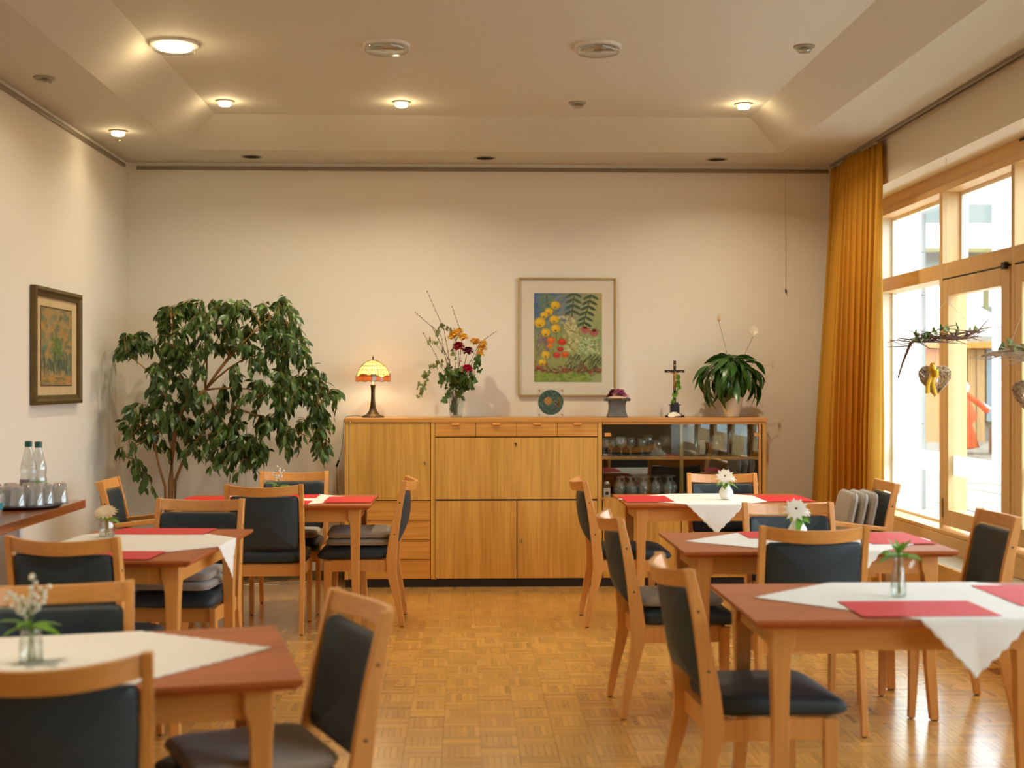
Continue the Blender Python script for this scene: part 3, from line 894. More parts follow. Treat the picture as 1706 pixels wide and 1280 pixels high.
part('print', MB().lathe([(0.013, 0), (0.013, 0.0012)], 14, (0, -0.0202, 0.03), tilt=(PI / 2, 0, 0)), 'black', t)

# ------------------------------------------------------------------ leaves & flowers toolkit
def leaf_mesh(name, L, Wd, fold=0.25, droop=0.3, m='leafA', seg=4, wave=0.0):
    vs, fs = [], []
    prof = [0.04, 0.75, 1.0, 0.7, 0.02] if seg == 4 else [0.05, 0.6, 0.95, 1.0, 0.8, 0.45, 0.02]
    n = len(prof)
    for i, p in enumerate(prof):
        t = i / (n - 1)
        y = L * t * (1 - 0.12 * droop * t); z = -droop * L * t * t
        w_ = Wd / 2 * p
        up = fold * w_ + wave * Wd * math.sin(i * 2.2)
        vs += [(-w_, y, z + up), (0, y, z), (w_, y, z + up * 0.8)]
    for i in range(n - 1):
        a = i * 3
        fs += [(a, a + 1, a + 4, a + 3), (a + 1, a + 2, a + 5, a + 4)]
    b = MB(); b.add(vs, fs)
    return b
def leaf_data(name, *a, m='leafA', **k):
    return leaf_mesh(name, *a, **k).mesh(name, m, True)
def ivy_mesh(s, m='leafD'):
    pts = [(0, 0), (0.35, -0.12), (0.5, 0.25), (0.32, 0.45), (0.30, 0.75), (0.0, 1.05), (-0.30, 0.75), (-0.32, 0.45), (-0.5, 0.25), (-0.35, -0.12)]
    b = MB(); vs = [(x * s, y * s, 0.18 * s * abs(x) * 2) for x, y in pts] + [(0, 0.4 * s, 0)]
    b.add(vs, [(10, i, (i + 1) % 10) for i in range(10)])
    return b
def aim(d, roll=0.0):
    """rotation taking +Y to direction d"""
    d = Vector(d).normalized()
    q = d.to_track_quat('Y', 'Z')
    return (q.to_matrix() @ Matrix.Rotation(roll, 3, 'Y')).to_euler()

# ------------------------------------------------------------------ weeping fig
fig = thing('weeping_fig', 'tall bushy weeping fig tree in the left corner behind the tables', 'plant', (-2.0, 9.15, 0))
part('pot', MB().lathe([(0.13, 0), (0.15, 0.01), (0.18, 0.30), (0.19, 0.32), (0.17, 0.32), (0.165, 0.28), (0.0, 0.28)], 28), 'pot_dark', fig, smooth=False)
part('soil', MB().lathe([(0.163, 0.278), (0.163, 0.285), (0, 0.29)], 20), 'soil', fig)
SCF = 2230 / 9.2
def fp(u, v, y=0.0):
    k = (9.15 + y) / 2230
    return Vector(((u - 775) * k + 2.0, y, 1.43 + (640 - v) * k))
tr = [Vector((0, 0, 0.28)), fp(289, 800), fp(292, 750), fp(298, 700, -0.02), fp(318, 668, -0.02), fp(345, 650)]
part('trunk', MB().tube(tr, [0.021, 0.019, 0.016, 0.014, 0.012, 0.010], 10), 'bark', fig, smooth=True)
part('trunk', MB().tube([Vector((0.03, 0.03, 0.28)), fp(296, 800, 0.04), fp(312, 760, 0.05), fp(345, 715, 0.05), fp(392, 680, 0.08)], [0.013, 0.011, 0.010, 0.009, 0.007], 8), 'bark', fig, smooth=True)
part('trunk', MB().tube([Vector((-0.02, -0.03, 0.28)), fp(280, 810, -0.05), fp(268, 770, -0.08), fp(262, 735, -0.08)], [0.012, 0.010, 0.008, 0.006], 8), 'bark', fig, smooth=True)
ends = [((345, 650), (352, 600), (345, 560), (345, 515), -0.05), ((345, 650), (380, 600), (415, 560), (462, 520), 0.0), ((345, 650), (400, 590), (440, 580), (505, 600), -0.1),
        ((345, 650), (380, 645), (430, 640), (530, 680), 0.1), ((392, 680), (440, 650), (500, 640), (555, 660), -0.15), ((298, 700), (280, 650), (250, 610), (215, 590), -0.12),
        ((318, 668), (300, 620), (290, 570), (290, 530), 0.05), ((345, 650), (400, 560), (450, 530), (480, 540), 0.15), ((392, 680), (430, 690), (480, 710), (530, 735), -0.1),
        ((298, 700), (275, 690), (250, 695), (225, 725), -0.05), ((318, 668), (330, 640), (340, 600), (388, 530), -0.1), ((298, 700), (265, 720), (235, 735), (215, 760), 0.05), ((345, 650), (370, 700), (395, 730), (420, 765), -0.12)]
branches = []
for i, (a, b_, c, d, yy) in enumerate(ends):
    P0, P1, P2, P3 = fp(*a), fp(*b_, yy * 0.4), fp(*c, yy * 0.8), fp(*d, yy)
    path = []
    for k in range(9):
        t_ = k / 8
        path.append((1 - t_) ** 3 * P0 + 3 * (1 - t_) ** 2 * t_ * P1 + 3 * (1 - t_) * t_ * t_ * P2 + t_ ** 3 * P3)
    branches.append(path)
    part('branch', MB().tube(path, [0.008 - 0.006 * k / 8 for k in range(9)], 6), 'bark', fig, smooth=True)
part('support_stake', MB().tube([fp(412, 830, 0.05), fp(413, 700, 0.05)], 0.004, 6), 'cord', fig)
poly = [(190, 585), (205, 558), (235, 550), (265, 548), (262, 512), (290, 500), (330, 500), (355, 486), (375, 497), (385, 518), (400, 505), (420, 494), (445, 500), (478, 490), (500, 520), (508, 545), (512, 570), (538, 588),
        (552, 620), (572, 648), (558, 662), (566, 695), (556, 730), (556, 760), (545, 770), (510, 765), (500, 745), (485, 765), (455, 765), (430, 795), (385, 790), (350, 780), (330, 815), (300, 825), (262, 850), (240, 815), (225, 780),
        (200, 775), (192, 745), (212, 715), (200, 688), (230, 655), (262, 640), (255, 600), (210, 610)]
def inside(x, y, pl):
    c = False; j = len(pl) - 1
    for i in range(len(pl)):
        if (pl[i][1] > y) != (pl[j][1] > y) and x < (pl[j][0] - pl[i][0]) * (y - pl[i][1]) / (pl[j][1] - pl[i][1]) + pl[i][0]:
            c = not c
        j = i
    return c
rl = random.Random(11)
tw = MB(); leaves = []
def add_twig(u, v, y):
    tip = fp(u, v, y)
    best = min((p for br in branches for p in br), key=lambda p: (p - tip).length)
    if (best - tip).length > 0.32:
        best = tip + (best - tip).normalized() * 0.32
    mid = (best + tip) / 2 + Vector((0, 0, 0.05))
    path = [best, mid, tip]
    tw.tube(path, [0.0025, 0.002, 0.001], 4, cap=False)
    L = (tip - best).length
    n = int(6 + L * 26)
    for k in range(n):
        t_ = 0.25 + 0.75 * (k + rl.random() * 0.5) / n
        p = best.lerp(mid, t_ * 2) if t_ < 0.5 else mid.lerp(tip, (t_ - 0.5) * 2)
        d = (tip - best).normalized() * 0.5 + Vector((rl.uniform(-0.8, 0.8), rl.uniform(-0.6, 0.5), rl.uniform(-1.5, -0.2)))
        leaves.append((p + Vector((rl.uniform(-.012, .012), rl.uniform(-.02, .02), rl.uniform(-.012, .008))), d.normalized(), rl.uniform(-1.2, 1.2), rl.uniform(0.75, 1.2), rl.randrange(4)))
cnt = 0
while cnt < 430:
    u, v = rl.uniform(185, 578), rl.uniform(484, 850)
    if not inside(u, v, poly):
        continue
    if 338 < u < 400 and 585 < v < 655 and rl.random() < 0.9:
        continue
    if 340 < u < 470 and 625 < v < 690 and rl.random() < 0.62:
        continue
    if u < 315 and v > 725 and rl.random() < 0.78:
        continue
    if 480 < u < 530 and 690 < v < 760 and rl.random() < 0.5:
        continue
    y = rl.uniform(-0.42, 0.5) * (0.55 + 0.45 * rl.random())
    add_twig(u, v, y); cnt += 1
part('twigs', tw, 'bark', fig, kind='stuff')
LD = [leaf_data('leaf', 0.076, 0.030, droop=0.15 + 0.15 * k, m=('leafA' if k < 3 else 'leafB')) for k in range(4)]
leaves.sort(key=lambda q: q[0].y)
for p, d, ro, sc_, k in leaves[:300]:
    o = link('leaf', LD[k], fig, p, aim(d, ro)); o.scale = (sc_, sc_, sc_)
b = MB()
tmpl = [(leaf_mesh('l', 0.076, 0.030, droop=0.15 + 0.15 * k)) for k in range(4)]
for p, d, ro, sc_, k in leaves[300:]:
    mt = Matrix.Translation(p) @ aim(d, ro).to_matrix().to_4x4() @ Matrix.Scale(sc_, 4)
    b.mi = 1 if k == 3 else 0
    b.add([mt @ Vector(q) for q in tmpl[k].v], tmpl[k].f)
part('foliage', b, ['leafA', 'leafB'], fig, smooth=True, kind='stuff')

# ------------------------------------------------------------------ things on the sideboard
ZT = 1.1905
def sx(u, y=9.62):
    return (u - 775) * y / 2230 * 1.0005
# stained glass lamp
lp = thing('table_lamp', 'stained glass table lamp glowing on the left end of the sideboard', 'lamp', (sx(622), 9.62, ZT))
part('base', MB().lathe([(0.080, 0), (0.082, 0.006), (0.076, 0.012), (0.05, 0.022), (0.030, 0.045), (0.020, 0.08), (0.015, 0.13), (0.014, 0.19), (0.017, 0.222), (0.022, 0.232), (0.008, 0.236), (0.006, 0.37), (0, 0.37)], 28), 'bronze', lp, smooth=True)
prof = [(0.024, 0.408), (0.052, 0.394), (0.080, 0.370), (0.101, 0.340), (0.116, 0.308), (0.1225, 0.290)]
NS = 16
sh = part('shade', MB().loft([[Vector((r * math.cos(2 * PI * k / NS), r * math.sin(2 * PI * k / NS), z)) for k in range(NS)] for r, z in prof], False), 'tif_cream', lp)
b = MB()
def wav(k, N=48):
    return 0.006 * math.sin(2 * PI * k / N * 8) + 0.008 * math.sin(2 * PI * k / N * 3 + 1)
N = 48
up_ = [Vector((0.1235 * math.cos(2 * PI * k / N), 0.1235 * math.sin(2 * PI * k / N), 0.288 + 0.012 + wav(k))) for k in range(N)]
lo_ = [Vector((0.1265 * math.cos(2 * PI * k / N), 0.1265 * math.sin(2 * PI * k / N), 0.256 + 0.006 * abs(math.sin(2 * PI * k / N * 6)))) for k in range(N)]
for k in range(N):
    j = (k + 1) % N
    b.add([lo_[k], lo_[j], up_[j], up_[k]], [(0, 1, 2, 3)], 1 if (k in (36, 37, 40)) else 0)
part('border', b, ['tif_orange', 'tif_blue'], sh, label='wavy amber glass border of the shade')
b = MB()
for k in range(NS):
    a = 2 * PI * k / NS
    b.tube([((r + .0008) * math.cos(a), (r + .0008) * math.sin(a), z) for r, z in prof], 0.0019, 4)
for r, z in prof[1:-1]:
    b.tube([((r + .0008) * math.cos(2 * PI * k / NS), (r + .0008) * math.sin(2 * PI * k / NS), z) for k in range(NS + 1)], 0.0019, 4, cap=False)
for U in (up_, lo_):
    b.tube([p * 1.0 for p in U] + [U[0]], 0.0016, 4, cap=False)
for k in range(0, N, 4):
    b.tube([lo_[k], up_[k]], 0.0013, 4)
part('lead_seams', b, 'seam', sh)
part('finial', MB().lathe([(0.028, 0.402), (0.024, 0.41), (0.006, 0.413), (0.004, 0.42), (0.007, 0.428), (0.003, 0.438), (0, 0.442)], 14), 'seam', lp, smooth=True)
part('bulb', MB().lathe([(0.01, 0.29), (0.025, 0.315), (0.026, 0.335), (0.0, 0.355)], 14), 'filament', lp, smooth=True)
point((0, 0, 0.27), 0.42, 0.03, col=(1.0, 0.82, 0.58), parent=lp)
cd = MB().tube([(-0.07, 0.03, 0.004), (-0.11, 0.05, 0.012), (-0.16, 0.06, 0.010), (-0.195, 0.06, 0.004), (-0.212, 0.05, -0.02), (-0.216, 0.04, -0.12), (-0.225, 0.02, -0.24), (-0.245, 0.0, -0.31)], 0.0022, 6)
cdo = part('cord', cd, 'cordb', lp)
part('switch', MB().box((-0.252, -0.002, -0.33), (0.014, 0.012, 0.05), (0, 0.35, 0)), 'cordb', cdo, bevel=0.003)
part('cord', MB().tube([(-0.258, 0, -0.355), (-0.262, 0.01, -0.45), (-0.24, 0.05, -0.7), (-0.225, 0.08, -1.0), (-0.225, 0.1, -1.183)], 0.0022, 6), 'cordb', lp)

def flower_ball(parent, name, c, r, m, n=26, sq=0.8, seed=1):
    q = random.Random(seed); b = MB()
    for k in range(n):
        z = 1 - 1.7 * (k + .5) / n; a = k * 2.399; rr = math.sqrt(max(0, 1 - z * z))
        d = Vector((rr * math.cos(a), rr * math.sin(a), z * sq))
        p = Vector(c) + d * r * 0.45
        t1 = d.cross(Vector((0, 0, 1)))
        t1 = t1.normalized() if t1.length > .01 else Vector((1, 0, 0))
        t2 = d.cross(t1).normalized()
        w_ = r * 0.42
        b.add([p - t1 * w_ * .5, p + d * r * .3 - t1 * w_ - t2 * w_ * .3, p + d * r * .62 + t2 * w_ * .2, p + d * r * .3 + t1 * w_ - t2 * w_ * .3, p + t1 * w_ * .5], [(0, 1, 2, 3, 4)])
    b.lathe([(0, -r * .4), (r * .45, -r * .1), (r * .5, r * .2), (0, r * .5)], 10, c)
    return part(name, b, m, parent, smooth=True)
def daisy(parent, name, c, r, m, n=12, normal=(0, -0.7, 0.7), layers=2):
    b = MB(); q = Vector(normal).normalized().to_track_quat('Z', 'Y').to_matrix()
    for L_ in range(layers):
        for k in range(n):
            a = 2 * PI * (k + .5 * L_) / n
            rr = r * (1 - .22 * L_); w_ = r * .17; z = .18 * L_ * r
            pts = [Vector((0.05 * r, -w_ * .3, z)), Vector((rr * .6, -w_, z + .12 * r)), Vector((rr, 0, z + .05 * r)), Vector((rr * .6, w_, z + .12 * r)), Vector((.05 * r, w_ * .3, z))]
            e = Matrix.Rotation(a, 3, 'Z')
            b.add([q @ (e @ p) + Vector(c) for p in pts], [(0, 1, 2, 3, 4)])
    return part(name, b, m, parent, smooth=True)

# big bouquet
vx = sx(760)
bq = thing('flower_bouquet', 'tall bouquet with red and yellow flowers, ivy and bare twigs in a glass vase', 'flowers', (vx, 9.62, ZT + 0.012))
vs_ = link('glass_vase', MB().loft([[Vector((s_ * x, s_ * y, z)) for x, y in rrect(1, 1, .12, 3)] for s_, z in ((.085, 0.0), (.098, .02), (.112, .20))], False).mesh('glass_vase', 'cup_bright', False), None, (vx, 9.62, ZT))
md = vs_.modifiers.new('solid', 'SOLIDIFY'); md.thickness = .006; md.offset = -1
tag(vs_, 'square clear glass vase holding the tall bouquet on the sideboard', 'vase')
part('base_glass', MB().bx((-.038, -.038, 0.001), (.038, .038, .012)), 'cup_bright', vs_)
def bp(u, v, y=0.0):
    k = (9.62 + y) / 2230
    return Vector(((u - 775) * k - vx, y, 1.43 + (640 - v) * k - ZT - 0.012))
rb_ = random.Random(5)
for path, r_ in ((((758, 690), (752, 620), (740, 550), (712, 486)), .003), (((757, 690), (748, 600), (720, 545), (692, 521)), .003), (((758, 690), (764, 620), (770, 560), (753, 511)), .003),
                 (((760, 690), (775, 620), (800, 570), (826, 553)), .0025), (((757, 690), (740, 620), (725, 590), (706, 556)), .0022), (((757, 690), (745, 610), (735, 560), (720, 544)), .0022)):
    pts = [bp(u, v, rb_.uniform(-.03, .03) * (i > 0)) for i, (u, v) in enumerate(path)]
    pp = []
    for i in range(3):
        for k in range(4):
            pp.append(pts[i].lerp(pts[i + 1], k / 4))
    pp.append(pts[-1])
    pp[0] = Vector((rb_.uniform(-.02, .02), rb_.uniform(-.02, .02), .002))
    b = MB().tube(pp, [r_ * (1 - .6 * i / len(pp)) for i in range(len(pp))], 5)
    for k in range(5, len(pp)):
        for s_ in (0, .5):
            c = pp[k] if s_ == 0 or k + 1 >= len(pp) else pp[k].lerp(pp[k + 1], .5)
            b.lathe([(0, -.005), (.0035, 0), (0, .006)], 5, c + Vector((rb_.uniform(-.003, .003), 0, 0)))
    part('twig', b, 'twig', bq)
flower_ball(bq, 'flower_head', bp(764, 578, -.06), .052, 'petal_red', 30, seed=2)
flower_ball(bq, 'flower_head', bp(780, 585, -.03), .046, 'petal_wine', 24, seed=3)
flower_ball(bq, 'flower_head', bp(778, 615, -.07), .05, 'petal_mag', 30, .75, seed=4)
for i, (u, v, r_) in enumerate(((758, 557, .046), (772, 562, .042), (752, 562, .034), (765, 552, .036), (794, 570, .040), (803, 580, .044), (789, 568, .032), (800, 590, .036), (806, 572, .03))):
    flower_ball(bq, 'flower_cluster', bp(u, v, rb_.uniform(-.05, .03)), r_, 'petal_yel', 22, seed=10 + i)
for k, (u, v) in enumerate(((764, 585), (778, 590), (778, 618), (760, 565), (798, 580), (770, 640), (745, 620))):
    part('stem', MB().tube([(rb_.uniform(-.02, .02), rb_.uniform(-.02, .02), .003), bp(760 + rb_.uniform(-4, 4), 660, 0), bp(u, v, -.03)], .0025, 5), 'stem', bq)
b = MB()
for k in range(90):
    u, v = rb_.gauss(760, 12), rb_.gauss(620, 14)
    c = bp(u, v, rb_.uniform(-.08, .04)); b.lathe([(0, -.006), (.006, 0), (0, .006)], 5, c)
part('small_blossoms', b, 'petal_cream', bq, kind='stuff')
IV = [ivy_mesh(.042).mesh('ivy_leaf', 'leafD'), ivy_mesh(.05).mesh('ivy_leaf', 'leafD'), ivy_mesh(.036).mesh('ivy_leaf', 'leafE'), ivy_mesh(.03).mesh('ivy_leaf', 'leafE')]
def ivy_trail(parent, pts, n, kinds, spread=.02, rng_=rb_, m='stem', yj=.03):
    part('ivy_stem', MB().tube(pts, .0014, 4), m, parent)
    for k in range(n):
        t_ = (k + .5) / n * (len(pts) - 1); i = int(t_); p = Vector(pts[i]).lerp(Vector(pts[min(i + 1, len(pts) - 1)]), t_ - i)
        p = p + Vector((rng_.uniform(-spread, spread), rng_.uniform(-yj, yj), rng_.uniform(-spread, spread)))
        o = link('ivy_leaf', IV[rng_.choice(kinds)], parent, p, (rng_.uniform(.9, 1.9), rng_.uniform(-.6, .6), rng_.uniform(0, 6.28)))
        o.scale = [rng_.uniform(.75, 1.1)] * 3
ivy_trail(bq, [bp(760, 640), bp(735, 605, -.04), bp(712, 620, -.06), bp(702, 650, -.06), bp(700, 665, -.06)], 40, (2, 3), .026)
ivy_trail(bq, [bp(758, 640), bp(740, 590, -.03), bp(722, 570, -.04), bp(712, 575, -.04)], 10, (2, 0), .016)
ivy_trail(bq, [bp(758, 600), bp(755, 555, -.02), bp(738, 545, -.02), bp(728, 560, -.03)], 20, (2, 3), .02)
ivy_trail(bq, [bp(762, 650), bp(785, 630, -.04), bp(795, 610, -.05), bp(790, 600, -.05)], 22, (0, 1), .03)
ivy_trail(bq, [bp(750, 640), bp(765, 640, -.07), bp(780, 645, -.07), bp(790, 640, -.05)], 44, (0, 1), .045)
ivy_trail(bq, [bp(740, 640, -.04), bp(750, 628, -.08), bp(775, 635, -.08)], 40, (0, 1, 2), .05)
ivy_trail(bq, [bp(760, 640), bp(772, 655, -.06), bp(768, 670, -.07)], 10, (0, 1), .014)
ivy_trail(bq, [bp(755, 640), bp(748, 660, -.06), bp(741, 674, -.07)], 11, (0, 1), .013)
ivy_trail(bq, [bp(755, 690, 0), bp(757, 675, 0), bp(760, 655, 0)], 10, (0, 1), .010, yj=.012)

# plate on acrylic stand
px = sx(917)
pl = thing('patina_disc', 'round green patina disc with gold shapes in an acrylic holder', 'ornament', (px, 9.60, ZT))
part('acrylic_plate', MB().bx((-.097, -.002, .001), (.097, .003, .208)), 'acryl', pl, bevel=.001)
part('disc', MB().lathe([(.088, 0), (.090, .002), (.090, .010), (0, .012)], 48, (0, -.012, .108), tilt=(PI / 2, 0, 0)), mat('green_patina', (54, 80, 66), .55, var=(.7, (70, 70, 70))), pl)
b = MB().lathe([(.028, .0), (.028, .002), (0, .0025)], 28, (-.020, -.0225, .118), tilt=(PI / 2, 0, 0))
for k in range(14):
    a = -0.75 + 0.1 * k; r0 = .052
    b.box((.012 + r0 * math.cos(a), -.0245, .108 + r0 * math.sin(a)), (.012, .002, .008), (0, -a, 0))
b.box((.03, -.0245, .098), (.055, .002, .005), (0, .75, 0)); b.box((.034, -.0245, .112), (.05, .002, .004), (0, .1, 0))
part('gold_shapes', b, 'gold', pl)
for x in (-.082, .082):
    for z in (.018, .192):
        part('bolt', MB().tube([(x, .01, z), (x, -.02, z)], .0065, 10), 'brass', pl)

# pedestal urn with roses
ux = sx(1028)
un = thing('rose_urn', 'grey concave pedestal urn filled with pink and purple roses', 'urn', (ux, 9.60, ZT))
rings = []
for z, s_ in ((0, .142), (.01, .142), (.03, .128), (.06, .116), (.09, .116), (.115, .126), (.125, .150), (.138, .156)):
    rings.append([Vector((s_ * x, s_ * .8 * y, z)) for x, y in rrect(1, 1, .06, 2)])
part('body', MB().loft(rings), 'stone', un, bevel=.002)
for s_ in (-1, 1):
    part('scroll', MB().tube([(s_ * .078, -.066, .128), (s_ * .078, .066, .128)], .013, 12), 'stone', un)
    part('knob', MB().lathe([(.006, 0), (.006, .006), (0, .008)], 10, (s_ * .078, -.068, .128), tilt=(PI / 2, 0, 0)), 'cordb', un)
part('knob', MB().lathe([(.006, 0), (.006, .006), (0, .008)], 10, (.016, -.064, .128), tilt=(PI / 2, 0, 0)), 'cordb', un)
part('moss', MB().lathe([(.078, .136), (.075, .146), (.04, .155), (0, .16)], 16), 'bud', un, smooth=True)
q = random.Random(9)
for i, (x, z, m_) in enumerate(((-.012, .170, 'petal_pink'), (.018, .172, 'petal_pur'), (.045, .160, 'petal_pur'), (-.042, .165, 'petal_wine'), (.0, .190, 'petal_pur'), (.032, .186, 'petal_pur'), (-.03, .186, 'petal_wine'), (.06, .152, 'petal_pink'), (-.055, .15, 'petal_wine'), (.02, .15, 'petal_pur'))):
    flower_ball(un, 'rose', (x, -.02 + q.uniform(-.02, .03), z - .004), .030, m_, 22, seed=30 + i)

# crucifix with ivy, shell
cx_ = sx(1126)
cr = thing('crucifix', 'black standing crucifix with a small gilt figure wound with ivy', 'crucifix', (cx_, 9.64, ZT))
part('foot', MB().bx((-.068, -.03, 0), (.068, .03, .014)).bx((-.05, -.026, .014), (.05, .026, .024)), 'black', cr, bevel=.002)
part('plinth', MB().bx((-.032, -.022, .024), (.032, .022, .086)).bx((-.044, -.026, .086), (.044, .026, .092)).bx((-.026, -.02, .092), (.026, .02, .106)), 'black', cr, bevel=.001)
part('cross', MB().bx((-.009, -.006, .10), (.009, .006, .408)).bx((-.072, -.007, .322), (.072, .007, .341)), 'black', cr, bevel=.001)
# the small corpus: one continuous skinned body
def skin_figure(name, joints, edges, parent, m, sub=1):
    me = bpy.data.meshes.new(name)
    me.from_pydata([j[0] for j in joints], edges, [])
    o = link(name, me, parent)
    me.materials.append(M[m])
    sk = o.modifiers.new('skin', 'SKIN')
    for i, j in enumerate(joints):
        me.skin_vertices[0].data[i].radius = (j[1], j[1])
    me.skin_vertices[0].data[0].use_root = True
    s_ = o.modifiers.new('sub', 'SUBSURF'); s_.levels = sub; s_.render_levels = sub
    return o
me_test = None
def corpus(parent):
    J = [((0, -.016, .262), .0085), ((0, -.017, .285), .0075), ((0, -.017, .306), .0095), ((0, -.017, .318), .004), ((.002, -.019, .332), .0085),
         ((-.018, -.015, .318), .0038), ((-.036, -.013, .324), .003), ((-.054, -.011, .333), .0026), ((.018, -.015, .318), .0038), ((.036, -.013, .324), .003), ((.054, -.011, .333), .0026),
         ((-.006, -.018, .255), .006), ((-.005, -.023, .228), .0045), ((-.001, -.015, .200), .0032), ((-.0005, -.018, .190), .003), ((.006, -.018, .255), .006), ((.006, -.023, .228), .0045), ((.003, -.016, .203), .0032)]
    E = [(0, 1), (1, 2), (2, 3), (3, 4), (2, 5), (5, 6), (6, 7), (2, 8), (8, 9), (9, 10), (0, 11), (11, 12), (12, 13), (13, 14), (0, 15), (15, 16), (16, 17)]
    me = bpy.data.meshes.new('figure'); me.from_pydata([j[0] for j in J], E, [])
    bm = bmesh.new(); bm.from_mesh(me)
    lay = bm.verts.layers.skin.verify()
    for i, v_ in enumerate(bm.verts):
        v_[lay].radius = (J[i][1], J[i][1]); v_[lay].use_root = (i == 0)
    bm.to_mesh(me); bm.free()
    me.materials.append(M['gold'])
    o = link('figure', me, parent)
    o.modifiers.new('skin', 'SKIN')
    s_ = o.modifiers.new('sub', 'SUBSURF'); s_.levels = 1; s_.render_levels = 1
    return o
corpus(cr)
part('title_plate', MB().bx((-.006, -.009, .37), (.006, -.006, .382)), 'gold', cr)
IV2 = ivy_mesh(.036).mesh('ivy_leaf', 'leafF')
q = random.Random(4)
pts = [Vector((-.02, -.03, .10)), Vector((-.005, -.03, .15)), Vector((.018, -.025, .18)), Vector((.03, -.02, .23)), Vector((.012, -.02, .26)), Vector((.02, -.02, .30))]
part('ivy_stem', MB().tube(pts, .0014, 4), 'stem', cr)
for k in range(26):
    t_ = (k + .5) / 26 * 5; i = int(t_); p = pts[i].lerp(pts[min(i + 1, 5)], t_ - i) + Vector((q.uniform(-.012, .012), q.uniform(-.012, 0), q.uniform(-.01, .01)))
    o = link('ivy_leaf', IV2, cr, p, (q.uniform(1.2, 1.8), q.uniform(-.5, .5), q.uniform(0, 6.28))); o.scale = [q.uniform(.6, .95)] * 3
shl = MB().grid(lambda u, v: Vector((.045 * (1 - .75 * u) * math.cos(2 * PI * v) - .025 + .075 * u, .022 * (1 - .8 * u) * math.sin(2 * PI * v), .022 + (.026 - .014 * u) * math.sin(2 * PI * v + .7) * (1 - .55 * u) + .004 * math.sin(20 * u))), 12, 18)
so = part('seashell', shl, 'shell', None, smooth=True, loc=(sx(1124), 9.575, ZT), rot=(0, 0.12, 0.3))
so.scale = (.8, .8, .8)
tag(so, 'white seashell lying in front of the crucifix foot', 'shell')

# peace lily
lx = sx(1220)
py = thing('peace_lily', 'peace lily with drooping dark leaves in a cream ribbed pot', 'plant', (lx, 9.60, ZT))
pr = [(.052, 0)]
for k in range(12):
    z = .006 + k * .0105; pr += [(.054 + .0024 * k, z), (.0565 + .0024 * k, z + .005)]
pr += [(.084, .135), (.086, .142), (.080, .142), (.078, .13), (0, .13)]
part('pot', MB().lathe(pr, 32), 'cream_pot', py, smooth=True)
part('soil', MB().lathe([(.077, .129), (.07, .134), (0, .136)], 18), 'soil', py)
ql = random.Random(21)
LL = [leaf_data('leaf', L, .062, droop=dr, m='leafC', seg=6, fold=.35, wave=.02) for L, dr in ((.18, .3), (.20, .45), (.15, .2), (.18, .6))]
b = MB()
NL = 104
for k in range(NL):
    a = k * 2.399 + ql.uniform(-.25, .25)
    t_ = (k + .5) / NL
    ph = math.radians(82 - 108 * t_ ** .85 + ql.uniform(-9, 9))
    rr = .225 * ql.uniform(.72, 1.08)
    p = Vector((rr * math.cos(a) * math.cos(ph), min(.13, rr * .62 * math.sin(a) * math.cos(ph)), max(.07, .255 + rr * math.sin(ph) * .88)))
    out_ = Vector((math.cos(a) * math.cos(ph), math.sin(a) * math.cos(ph) * .6, math.sin(ph)))
    tan = Vector((math.cos(a) * math.sin(ph), math.sin(a) * math.sin(ph) * .6, -math.cos(ph)))
    d = (tan * .9 + out_ * ql.uniform(.15, .75) + Vector((0, 0, ql.uniform(-.25, .2)))).normalized()
    base = Vector((.03 * math.cos(a), .03 * math.sin(a), .13))
    st = p - d * .05
    b.tube([base, base.lerp(st, .5) + Vector((0, 0, .03)), st], .002, 4, cap=False)
    o = link('leaf', LL[ql.choice((0, 1, 2, 3))], py, st, aim(d, ql.uniform(-.7, .7)))
    s_ = ql.uniform(.72, .98); o.scale = (s_, s_, s_)
part('leaf_stalks', b, 'stem', py, kind='stuff')
def lp_(u, v, y=0):
    k = (9.6 + y) / 2230
    return Vector(((u - 775) * k - lx, y, 1.43 + (640 - v) * k - ZT))
part('flower_stalk', MB().tube([lp_(1222, 640), lp_(1213, 585), lp_(1200, 536)], .0016, 5), 'stem', py)
part('flower_stalk', MB().tube([lp_(1226, 640), lp_(1246, 585), lp_(1258, 560)], .0018, 5), 'stem', py)
part('flower_stalk', MB().tube([lp_(1240, 640), lp_(1272, 608), lp_(1285, 609), lp_(1297, 600)], .0016, 5), 'bud', py)
part('flower_stalk', MB().tube([lp_(1240, 650), lp_(1278, 630), lp_(1290, 622), lp_(1291, 613)], .0016, 5), 'bud', py)
spath = MB().add([lp_(1258, 560, -.01), lp_(1252, 552, -.02), lp_(1253, 545, -.02), lp_(1259, 541, -.01), lp_(1265, 546, -.02), lp_(1266, 553, -.02), lp_(1259, 551, .0)], [(0, 1, 6), (1, 2, 6), (2, 3, 6), (3, 4, 6), (4, 5, 6), (5, 0, 6)])
part('spathe', spath, 'petal', py, solid=.001)
part('spadix', MB().tube([lp_(1258, 558, -.02), lp_(1258, 551, -.025)], .004, 6), 'petal_cream', py)
part('spathe', MB().lathe([(0, 0), (.012, .02), (.010, .04), (0, .07)], 8, lp_(1200, 537)), 'bud', py, label='withered tan flower on a long stalk')
part('spathe', MB().lathe([(0, 0), (.007, .01), (.006, .02), (0, .035)], 8, lp_(1291, 613)), 'bud', py)

